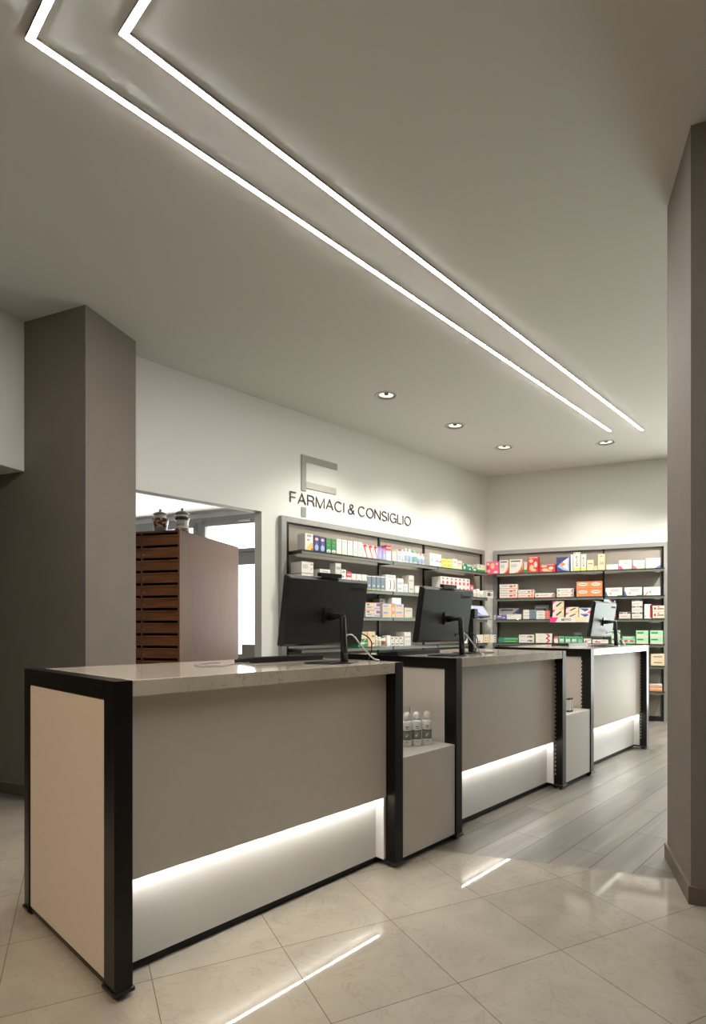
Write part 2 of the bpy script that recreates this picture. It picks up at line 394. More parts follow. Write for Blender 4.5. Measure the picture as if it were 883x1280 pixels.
# ---------------------------------------------------------------- counters
XF = -1.805; FW = .08
CTOP = 1.02
def frame_end(t, y, slots_side=None, sx=.002):
    """portal frame in the plane Y=y..y+.06 with feet; slots on the given side"""
    fm = MB()
    fm.box(-FW,0,y,y+.06,.03,CTOP); fm.box(-.865,-.81,y,y+.06,.03,CTOP)
    fm.box(-.81,-FW,y,y+.06,.957,CTOP); fm.box(-.81,-FW,y+.008,y+.052,.016,.036)
    f = obj('end_frame', fm, M_BLACK, t, bevel=.0015)
    for xa, xb in ((-FW-.006,.006),(-.871,-.804)): obj('foot_plate', MB().box(xa,xb,y-.006,y+.066,.016,.030), M_BLACKP, f, bevel=.003)
    for x in (-.04,-.84):
        ft = MB(); ft.lathe([(.024,0),(.026,.006),(.020,.009),(.020,.016)], 20, x, y+.03); obj('foot', ft, M_BLACKP, f)
    if slots_side is not None:
        for yy in ([y-.0008] if slots_side < 0 else [y+.06]):
            sl = MB(); z = .10
            while z < .94: sl.box(-FW+sx,-FW+sx+.006,yy,yy+.0008,z,z+.015); z += .030
            obj('slot_row', sl, M_SLOT, f)
    return f
def counter(y0, label, slots):
    t = thing('service_counter', label, 'counter', (XF, y0, 0), 0, 'three matching service counters')
    Ln = 1.46
    obj('worktop', MB().box(-.80,-.002,.0605,Ln-.0605,.966,CTOP), M_QUARTZ, t, bevel=.002)
    frame_end(t, 0, -1 if slots > 1 else None); frame_end(t, Ln-.06, -1 if slots else None, .022)
    obj('end_panel', MB().box(-.808,-FW-.002,.006,.022,.038,.954), M_LAM, t, bevel=.001)
    obj('end_panel', MB().box(-.808,-FW-.002,Ln-.022,Ln-.006,.038,.954), M_LAM, t, bevel=.001)
    fp = obj('front_panel', MB().box(-.080,-.060,.0605,Ln-.0605,.345,.964), M_LAM, t, bevel=.001)
    kp = MB().box(-.135,-.115,.0605,Ln-.075,.036,.50); kp.box(-.116,-.064,Ln-.076,Ln-.0605,.036,.343)
    obj('kick_panel', kp, M_LAMW, t, label='white recessed lower panel washed by the hidden light strip')
    obj('plinth', MB().box(-.15,-.125,.0605,Ln-.0605,.008,.035), M_GAP, t)
    ls = obj('light_strip', MB().box(-.094,-.083,.065,Ln-.08,.350,.356), M_ALU, t)
    obj('led_tape', MB().box(-.092,-.0855,.070,Ln-.085,.3485,.3499), M_LEDU, ls)
    back = MB().box(-.79,-.77,.0605,Ln-.0605,.04,.60)
    obj('staff_side_panel', back, M_LAM, t)
    return t
counter(.80, 'nearest and largest counter, dark metal frame, with stone top and lit base', 0)
counter(2.735, 'middle counter of the three, standing between the two low cabinets', 1)
counter(4.67, 'farthest counter, before the back wall shelves, with the brightest grey front panel', 2)
def low_cabinet(y0, label):
    t = thing('low_cabinet', label, 'cabinet', (XF, y0, 0), 0, 'low cabinets between the counters')
    w = .475
    obj('body', MB().box(-.60,-.006,.003,w-.005,.036,.538), M_CABL, t, bevel=.002)
    obj('plinth', MB().box(-.58,-.03,.01,w-.01,0,.035), M_GAP, t)
    return t
low_cabinet(2.26, 'low pale grey cabinet carrying the white spray bottles')
low_cabinet(4.195, 'low pale grey cabinet carrying two small cartons, farther along')

# ---------------------------------------------------------------- spray bottles
def spray_bottle(x, y, label):
    t = thing('spray_bottle', label, 'bottle', (x, y, .538), R(20), 'white spray bottles on the low cabinet')
    b = MB(); b.lathe([(.0,.001),(.024,0),(.0262,.004),(.0262,.125),(.0255,.132),(.021,.142)], 28); obj('body', b, M_BOT, t)
    lab = MB(); lab.lathe([(.02645,.038),(.02645,.086)], 28, cap=False); obj('label_band', lab, mat('bottle_label_grey',(126,128,118),.5), t)
    for z_ in (.0375,.084): obj('label_line', MB().lathe([(.0266,z_),(.0266,z_+.0035)], 28, cap=False), M_LETTER, t)
    cp = MB(); cp.lathe([(.0205,.142),(.0205,.156),(.019,.172),(.012,.185),(.004,.187)], 24)
    cp.xform(Matrix.Shear('XY',4,(0,0)) if False else Matrix.Identity(4)); obj('spray_cap', cp, M_BOT, t)
    for z0, z1, half in ((.105,.111,.30),(.096,.099,.36),(.024,.027,.22)):   # lines of small print, wrapped on the front
        pr_ = MB(); n = 6
        vs_ = [(.02665*math.cos(-R(70)-half+2*half*i/n), .02665*math.sin(-R(70)-half+2*half*i/n), z) for z in (z0,z1) for i in range(n+1)]
        pr_.add(vs_, [(i,i+1,n+2+i,n+1+i) for i in range(n)]); obj('printing', pr_, mat('print_grey',(110,108,104),.5), t)
    lf = MB(); pts = []
    for k in range(10):
        a0 = 2*math.pi*k/10; u = .011*math.cos(a0); vv = .005*math.sin(a0); pts.append((u*.7-vv*.7, u*.7+vv*.7))
    lf.add([(.0268*math.cos(-R(70)+p[0]/.0266), .0268*math.sin(-R(70)+p[0]/.0266), .062+p[1]) for p in pts], [tuple(range(10))]); obj('leaf_mark', lf, M_BOT, t)
    return t
M_BOT = mat('bottle_white', (224,222,216), .35)
spray_bottle(-1.979,2.511,'white spray bottle beside the dark post, leftmost of the three')
spray_bottle(-1.954,2.566,'white spray bottle in the middle of the three')
spray_bottle(-1.925,2.623,'white spray bottle on the right of the three, nearest the open shelf corner')
# clear leaflet holder behind them
t = thing('leaflet_holder','faint clear acrylic leaflet holder behind the white spray bottles','holder',(-2.03,2.60,.538))
M_ACR = mat('clear_acrylic',(235,238,236),.08); M_ACR.node_tree.nodes['Principled BSDF'].inputs['Transmission Weight'].default_value = 1
hb = MB(); hb.box(-.10,.0,0,.004,0,.20); hb.box(-.10,.0,-.035,-.031,0,.09); hb.box(-.10,0,-.035,.004,0,.003); obj('holder_body', hb, M_ACR, t)

# ---------------------------------------------------------------- computers
def rrect(hw, z0, z1, r, n=5):
    out = []
    for cx_, cz, a0 in ((hw-r,z0+r,-90),(hw-r,z1-r,0),(-hw+r,z1-r,90),(-hw+r,z0+r,180)):
        for k in range(n+1):
            a = R(a0+90*k/n); out.append((cx_+r*math.cos(a), cz+r*math.sin(a)))
    return out
def slab(mb, P, x0, x1, inset=0.0, mi=0):
    """rounded rectangle P in (y,z) between x0 and x1, shrunk by inset at x1"""
    n = len(P); cy = sum(p[0] for p in P)/n; cz = sum(p[1] for p in P)/n
    hw = max(abs(p[0]) for p in P); hz = max(abs(p[1]-cz) for p in P)
    a = [(x0,p[0],p[1]) for p in P]; b = [(x1,p[0]*(1-inset/hw),cz+(p[1]-cz)*(1-inset/hz)) for p in P]
    mb.add(a+b, [tuple(range(n-1,-1,-1)), tuple(range(n,2*n))]+[(i,(i+1)%n,n+(i+1)%n,n+i) for i in range(n)], mi)
M_SHELL = mat('computer_shell_black', (36,38,40), .38, .1, 0, .5)
def computer(x, y, label, mark=True, rz=0):
    t = thing('desktop_computer', label, 'computer', (x, y, CTOP), rz, 'all-in-one computers on the counters')
    TL = Matrix.Translation((0,0,.085))@Matrix.Rotation(R(9),4,'Y')
    s = MB(); P = rrect(.275,0,.335,.008); slab(s,P,-.010,.008); slab(s,P,.008,.022,.014)
    s.xform(TL); sh = obj('screen_shell', s, M_SHELL, t, bevel=.001)
    g = MB(); slab(g, rrect(.268,.006,.329,.006), -.0112,-.0101); g.xform(TL); obj('screen_glass', g, mat('screen_glass',(10,11,13),.06), sh)
    cam = MB(); P2 = rrect(.072,.337,.358,.008); slab(cam,P2,-.010,.018); cam.box(-.004,.010,-.05,.05,.33,.340); cam.xform(TL); obj('webcam_bar', cam, M_BLACKP, t, bevel=.001)
    br = MB(); br.tube([(.02,0,.155),(.075,0,.158),(.12,0,.158)], [.020,.014,.012], 12); br.box(.012,.02,-.035,.035,.12,.20); br.xform(TL@Matrix.Translation((0,0,-.0)) if False else Matrix.Translation((.035,0,.07))); obj('hinge_arm', br, M_BLACKP, t, bevel=.001)
    st = MB(); st.tube([(.140,0,.235),(.146,0,.222),(.152,0,.12),(.158,0,.006)], [.012,.015,.016,.019], 12); obj('stand_post', st, M_BLACKP, t)
    ba = MB(); ba.lathe([(.125,0),(.127,.003),(.124,.008),(.04,.012),(0,.012)], 40, .055, 0); obj('stand_base', ba, M_BLACKP, t)
    if mark:
        tm = text_mesh('Lenovo', .038, .0004, .0004)
        lm = obj('logo', tm, None, t, label='dark raised maker wordmark'); tm.materials.append(mat('logo_dark',(14,14,15),.6))
        for v in tm.vertices: v.co = TL@Vector((.0228+v.co.z, .185+v.co.x*1.0, .292+v.co.y))
    pt = MB(); pt.box(.022,.026,.12,.20,.035,.055); pt.xform(TL); obj('port_panel', pt, M_BLACKP, t)
    c1 = MB(); c1.tube(smooth_path([(.05,.10,.125),(.10,.115,.135),(.14,.14,.08),(.16,.20,.02),(.15,.26,.004)]), .0042, 8); obj('power_cable', c1, mat('cable_white',(205,203,198),.5), t, label='white cable')
    c2 = MB(); c2.tube(smooth_path([(.05,.16,.13),(.09,.20,.14),(.12,.235,.10),(.10,.25,.03),(.06,.28,.005)]), .0032, 8); obj('data_cable', c2, M_BLACKP, t, label='black cable')
    return t
c1_ = computer(-2.085,1.965,'black all-in-one computer seen from behind on the nearest counter')
computer(-2.085,2.985,'black all-in-one computer seen from behind, beside the display stand on the middle counter')
computer(-2.06,5.52,'computer on the farthest counter, its back shining silver')

def keyboard(x, y, label, rz=0):
    t = thing('keyboard', label, 'keyboard', (x, y, CTOP), rz, 'flat black keyboards by the computers')
    b = MB(); b.add([(-.085,-.225,.0),(.085,-.225,0),(.085,.225,0),(-.085,.225,0),(-.085,-.225,.012),(.085,-.225,.026),(.085,.225,.026),(-.085,.225,.012)],
                    [(0,3,2,1),(4,5,6,7),(0,1,5,4),(1,2,6,5),(2,3,7,6),(3,0,4,7)]); obj('case', b, M_BLACKP, t, bevel=.002)
    k = MB()
    for i in range(5):
        for j in range(15):
            x0 = -.07+i*.029; z = .012+(x0+.085)/.17*.014
            k.box(x0,x0+.024,-.215+j*.0288,-.215+j*.0288+.0245,z+.001,z+.006)
    obj('keycaps', k, mat('keycap_dark',(30,30,31),.5), t)
    return t
keyboard(-2.33,1.90,'black keyboard left of the computer on the nearest counter')
keyboard(-2.33,2.98,'black keyboard behind the computer on the middle counter')
keyboard(-2.33,5.50,'black keyboard behind the silver-looking computer on the farthest counter')
cb = MB(); cb.tube(smooth_path([(-2.30,1.70,1.024),(-2.24,1.55,1.023),(-2.16,1.44,1.023),(-2.22,1.36,1.023),(-2.34,1.42,1.023),(-2.42,1.60,1.023)]), .0022, 6)
tag(obj('cable', cb, mat('cable_grey',(120,118,112),.5)), 'thin grey cable looping on the nearest counter top beside the keyboard', 'cable')

# customer display on a black stand
t = thing('customer_display', 'small bright-screened display on a black bracket stand beside the middle computer', 'display', (-2.10,3.375,CTOP), 0)
ps = MB(); ps.prism([(-.02,-.022),(.02,-.022),(.02,.022),(-.02,.022)], .006, .235); obj('stand_post', ps, M_BLACKP, t, bevel=.004)
ft = MB(); ft.prism([(-.09,-.10),(.09,-.10),(.09,.14),(-.09,.14)], 0, .008); obj('stand_foot', ft, M_BLACKP, t, bevel=.003)
hd = MB(); hd.box(-.035,.03,-.02,.028,.235,.30); obj('pivot_head', hd, M_BLACKP, t, bevel=.006)
TR = Matrix.Translation((.0,.135,.25))@Matrix.Rotation(R(-38),4,'Y')
sc = MB(); slab(sc, rrect(.105,0,.10,.008), -.012, 0); sc.xform(TR); so = obj('display_case', sc, mat('display_case_grey',(96,98,100),.35), t, bevel=.001)
sp = MB(); slab(sp, rrect(.096,.010,.092,.004), .0002,.001); sp.xform(TR); obj('screen', sp, mat('display_screen_white',(165,165,185),.2,0,.35), so)
pu = MB(); pu.add([(.0014,-.08,.03),(.0014,-.03,.012),(.0014,.0,.012),(.0014,-.04,.065),(.0014,-.07,.065)], [(0,1,2,3,4)]); pu.xform(TR); obj('screen_graphic', pu, mat('display_violet',(84,80,170),.2,0,.6), so)
sb = MB(); sb.box(-.03,.02,.022,.24,.228,.236); obj('support_arm', sb, mat('arm_light_edge',(150,152,150),.3,.6), t, bevel=.002)

# small cartons on the second low cabinet
for i, (y, lb) in enumerate(((4.40,'small white carton with black ends beside the post on the farther low cabinet'),(4.437,'small white carton with black ends, the right one on the farther low cabinet'))):
    t = thing('small_carton', lb, 'box', (-1.872,y,.538), R(8), 'small cartons on the farther low cabinet')
    obj('body', MB().box(-.014,.014,-.013,.013,.012,.095), M_BOT, t, bevel=.001)
    e_ = MB(); e_.box(-.0145,.0145,-.0135,.0135,0,.012); e_.box(-.0145,.0145,-.0135,.0135,.095,.105); obj('end_cap', e_, M_BLACKP, t)

# ---------------------------------------------------------------- drawer cabinet and jars
DA = R(28.3); DP = Vector((-4.854,2.765,0)); HT = 2.104
t = thing('drawer_cabinet','tall brown wooden drawer cabinet in the lit back-room opening','cabinet',DP,DA)
DW = .98; DD = 1.197
cs = MB()
cs.box(-.02,0,0,DD,0,HT); cs.box(-DW,-DW+.02,0,DD,0,HT); cs.box(-DW+.02,-.02,0,DD,HT-.02,HT); cs.box(-DW+.02,-.02,DD-.02,DD,.06,HT-.02)
cs.box(-DW+.02,-.02,.02,DD-.02,0,.07); cs.box(-.42,-.402,.002,DD-.02,.07,HT-.02)
obj('carcass', cs, [M_WOODC], t, bevel=.001)
ed = MB(); ed.box(-.0205,0,-.002,0,0,HT); ed.box(-DW,-.021,-.002,0,HT-.02,HT); obj('front_edging', ed, M_WOODD, t)
z = HT-.135
while z > .08:
    for a, b in ((-.4005,-.0215),(-DW+.021,-.4215)):
        d_ = MB(); d_.box(a,b,.001,.02,z,z+.094); d_.box(a+.01,b-.01,.02,.5,z+.01,z+.05)
        d_.add([(a,.001,z+.094),(b,.001,z+.094),(b,-.005,z+.088),(a,-.005,z+.088),(a,-.005,z+.082),(b,-.005,z+.082),(b,.001,z+.074),(a,.001,z+.074)],
               [(0,1,2,3),(3,2,5,4),(4,5,6,7),(0,3,4,7),(1,6,5,2)])
        do = obj('drawer', d_, M_WOODD, t, bevel=.0008)
        k = MB(); k.lathe([(.004,0),(.0045,.003),(.003,.006)], 10); k.xform(Matrix.Translation((a+.012,0,z+.03))@Matrix.Rotation(R(90),4,'X')); obj('pin', k, M_SCREW, do)
    z -= .1181
def ceramic_jar(dx, dy, kind, label):
    p = DP+Matrix.Rotation(DA,3,'Z')@Vector((dx,dy,0))
    t = thing('ceramic_jar', label, 'jar', (p.x,p.y,HT), DA, 'apothecary jars on the drawer cabinet')
    W, RD, GR, DK = mat('jar_glaze_white',(214,212,204),.15), noisy('jar_red_pattern',(110,42,32),(190,170,150),38,.15,lo=.5,hi=.56), mat('jar_grey_glaze',(128,132,132),.15), noisy('jar_dark_pattern',(58,60,48),(180,172,150),30,.15,lo=.5,hi=.6)
    b = MB()
    if kind == 0: b.lathe([(.058,0),(.060,.02),(.064,.045),(.080,.115),(.078,.130),(.060,.135),(.055,.15),(.062,.165)], 36, mis=[2,2,1,1,1,0,0])
    else: b.lathe([(.066,0),(.068,.02),(.060,.03),(.058,.10),(.063,.105),(.070,.125),(.066,.14),(.056,.15),(.060,.165)], 36, mis=[3,3,0,0,1,1,0,0])
    obj('body', b, [W, RD if kind==0 else DK, GR, RD], t)
    l = MB(); l.lathe([(.066,.165),(.068,.172),(.050,.186),(.026,.196),(.010,.202),(.008,.207),(.014,.214),(.011,.222),(0,.225)], 32); obj('lid', l, mat('jar_lid_glaze',(120,126,122),.15), t)
    if kind:
        tm = text_mesh('Lupul', .045, .0002)
        for v in tm.vertices:
            a = -R(88)+v.co.x/.0585; v.co = Vector(((.0592+v.co.z)*math.cos(a),(.0592+v.co.z)*math.sin(a),.065+v.co.y))
        tm.materials.append(M_LETTER); obj('lettering', tm, None, t)
ceramic_jar(-.275,.10,0,'red-patterned ceramic jar with pale lid, left of the two on the drawer cabinet')
ceramic_jar(-.05,.12,1,'white lettered ceramic jar with dark bands, right of the two on the drawer cabinet')

# ---------------------------------------------------------------- wall lettering (local frame of the left wall)
t = thing('wall_sign','thin black wall lettering above the left-hand shelves','sign',LWP,LWA)
def arc(cx,cy,rx,ry,a0,a1,n=14): return [(cx+rx*math.cos(R(a0+(a1-a0)*k/n)), cy+ry*math.sin(R(a0+(a1-a0)*k/n))) for k in range(n+1)]
GL = {
'F':(.52,[[(0,0),(0,1),(.52,1)],[(0,.52),(.46,.52)]]),
'A':(.70,[[(0,0),(.35,1),(.70,0)],[(.12,.34),(.58,.34)]]),
'R':(.62,[[(0,0),(0,1),(.34,1)]+arc(.34,.76,.24,.24,90,-90)+[(0,.52)],[(.34,.52),(.48,.47),(.55,.36),(.57,.15),(.62,0)]]),
'M':(.80,[[(0,0),(0,1),(.40,0),(.80,1),(.80,0)]]),
'C':(.74,[arc(.38,.5,.38,.5,42,318,22)]),
'I':(.0,[[(0,0),(0,1)]]),
'&':(.66,[[(.66,0),(.20,.62)]+arc(.33,.80,.17,.20,205,-25,12)+[(.42,.64),(.17,.46)]+arc(.24,.24,.24,.25,115,300,12)+[(.50,.18),(.60,.44)]]),
'O':(.78,[arc(.39,.5,.39,.5,90,450,30)]),
'N':(.66,[[(0,0),(0,1),(.66,0),(.66,1)]]),
'S':(.60,[arc(.30,.75,.27,.25,25,215,12)+[(.14,.56),(.46,.45)]+arc(.31,.25,.29,.25,40,-155,12)]),
'G':(.76,[arc(.39,.5,.39,.5,45,318,22),[(.44,.48),(.74,.48),(.75,0)]]),
'L':(.50,[[(0,1),(0,0),(.50,0)]]),
}
TEXT = 'FARMACI & CONSIGLIO'; GAP = .20; adv = 0; place_l = []
for ch in TEXT:
    if ch == ' ': adv += .26; continue
    place_l.append((ch, adv)); adv += GL[ch][0]+GAP+(.04 if ch in 'I' else 0)
tot = adv-GAP; CAPH = .103; k_ = 1.876/tot; HWD = .0048
def ribbon(mb, pts, hw, y0, y1):
    P = [Vector(p) for p in pts]; n = len(P); Lf = []; Rt = []
    for i in range(n):
        d1 = (P[i]-P[i-1]).normalized() if i else None; d2 = (P[i+1]-P[i]).normalized() if i < n-1 else None
        if d1 is None: d1 = d2
        if d2 is None: d2 = d1
        n1 = Vector((-d1.y,d1.x)); n2 = Vector((-d2.y,d2.x)); nn = n1+n2
        q = nn/max(.35,1+n1.dot(n2)); Lf.append(P[i]+q*hw); Rt.append(P[i]-q*hw)
    vs = [(p.x,y0,p.y) for p in Lf]+[(p.x,y0,p.y) for p in Rt]+[(p.x,y1,p.y) for p in Lf]+[(p.x,y1,p.y) for p in Rt]; fs = []
    for i in range(n-1):
        fs += [(i,i+1,n+i+1,n+i),(2*n+i,3*n+i,3*n+i+1,2*n+i+1),(i,2*n+i,2*n+i+1,i+1),(n+i,n+i+1,3*n+i+1,3*n+i)]
    fs += [(0,n,3*n,2*n),(n-1,3*n-1,4*n-1,2*n-1)]
    mb.add(vs, fs)
for ch, x_ in place_l:
    mb = MB()
    for st in GL[ch][1]: ribbon(mb, [(1.562+(x_+p[0])*k_, 2.437+p[1]*CAPH) for p in st], HWD, -.010, -.002)
    obj('letter', mb, M_LETTER, t)
t = thing('wall_monogram','large satin grey letter F on the left wall, crossed by the thin lettering','sign',LWP,LWA)
g = MB()
g.prism([(1.705,-.010),(1.765,-.010),(1.765,-.002),(1.705,-.002)], 2.578, 2.94); g.prism([(1.705,-.010),(1.765,-.010),(1.765,-.002),(1.705,-.002)], 2.315, 2.41)
obj('letter_stem', g, M_BIGF, t)
g = MB(); g.box(1.7655,2.20,-.010,-.002,2.875,2.94); obj('letter_arm', g, M_BIGF, t)
g = MB(); g.box(1.7655,2.185,-.010,-.002,2.61,2.675); obj('letter_arm', g, mat('letter_pale_grey',(176,176,166),.45,.4), t, label='paler middle arm')

# ---------------------------------------------------------------- shelf units
SH = [1.94,1.60,1.31,.99,.72,.40]
def shelf_unit(P, A, s0, s1, ups, ztop, label, send, dark=None):
    t = thing('wall_shelving', label, 'shelving', P, A)
    fm = MB(); fm.box(s0,s0+.062,-.055,-.001,0,ztop); fm.box(s1-.05,s1,-.055,-.001,0,ztop); fm.box(s0+.062,s1-.05,-.055,-.001,ztop-.055,ztop)
    obj('frame', fm, M_STEEL, t, bevel=.002)
    for i in range(len(ups)-1):
        m_ = dark[i] if dark else M_SHELFBACK
        obj('back_panel', MB().box(ups[i]+.012,ups[i+1]-.012,-.020,-.004,.06,ztop-.06), m_, t)
    for u in ups: obj('upright', MB().box(u-.011,u+.011,-.040,-.003,.04,ztop-.058), M_BLACKP, t)
    obj('plinth', MB().box(s0+.062,s1-.05,-.05,-.004,0,.05), M_BLACKP, t)
    for zi, z in enumerate(SH):
        ends = list(ups); ends[-1] = send
        for i in range(len(ends)-1):
            a, b = ends[i]+.004, ends[i+1]-.004
            if i == 0: a = ups[0]
            sh = obj('shelf', MB().box(a,b,-.25,-.042,z-.010,z-.0004), M_GLASSY, t, bevel=.001)
            obj('front_rail', MB().box(a+.004,b-.004,-.246,-.236,z-.040,z-.0105), M_LIP, sh, bevel=.001)
            for u in (a+.012, b-.012):
                bk = MB(); bk.prism([(u-.004,-.235),(u+.004,-.235),(u+.004,-.042),(u-.004,-.042)], z-.035, z-.0105); obj('bracket', bk, M_BLACKP, sh)
    return t
M_SB_DARK = noisy('shelf_back_brown', (112,100,90), (106,94,84), 6, .6)
shelf_unit(LWP, LWA, 1.416, 5.03, [1.505,2.839,3.668,4.97], 2.28, 'long grey-framed shelving along the left wall below the lettering', 4.80)
shelf_unit(BWP, BWA, .09, 2.285, [.165,1.534,2.222], 2.285, 'grey-framed shelving on the back wall at the right', 2.235)

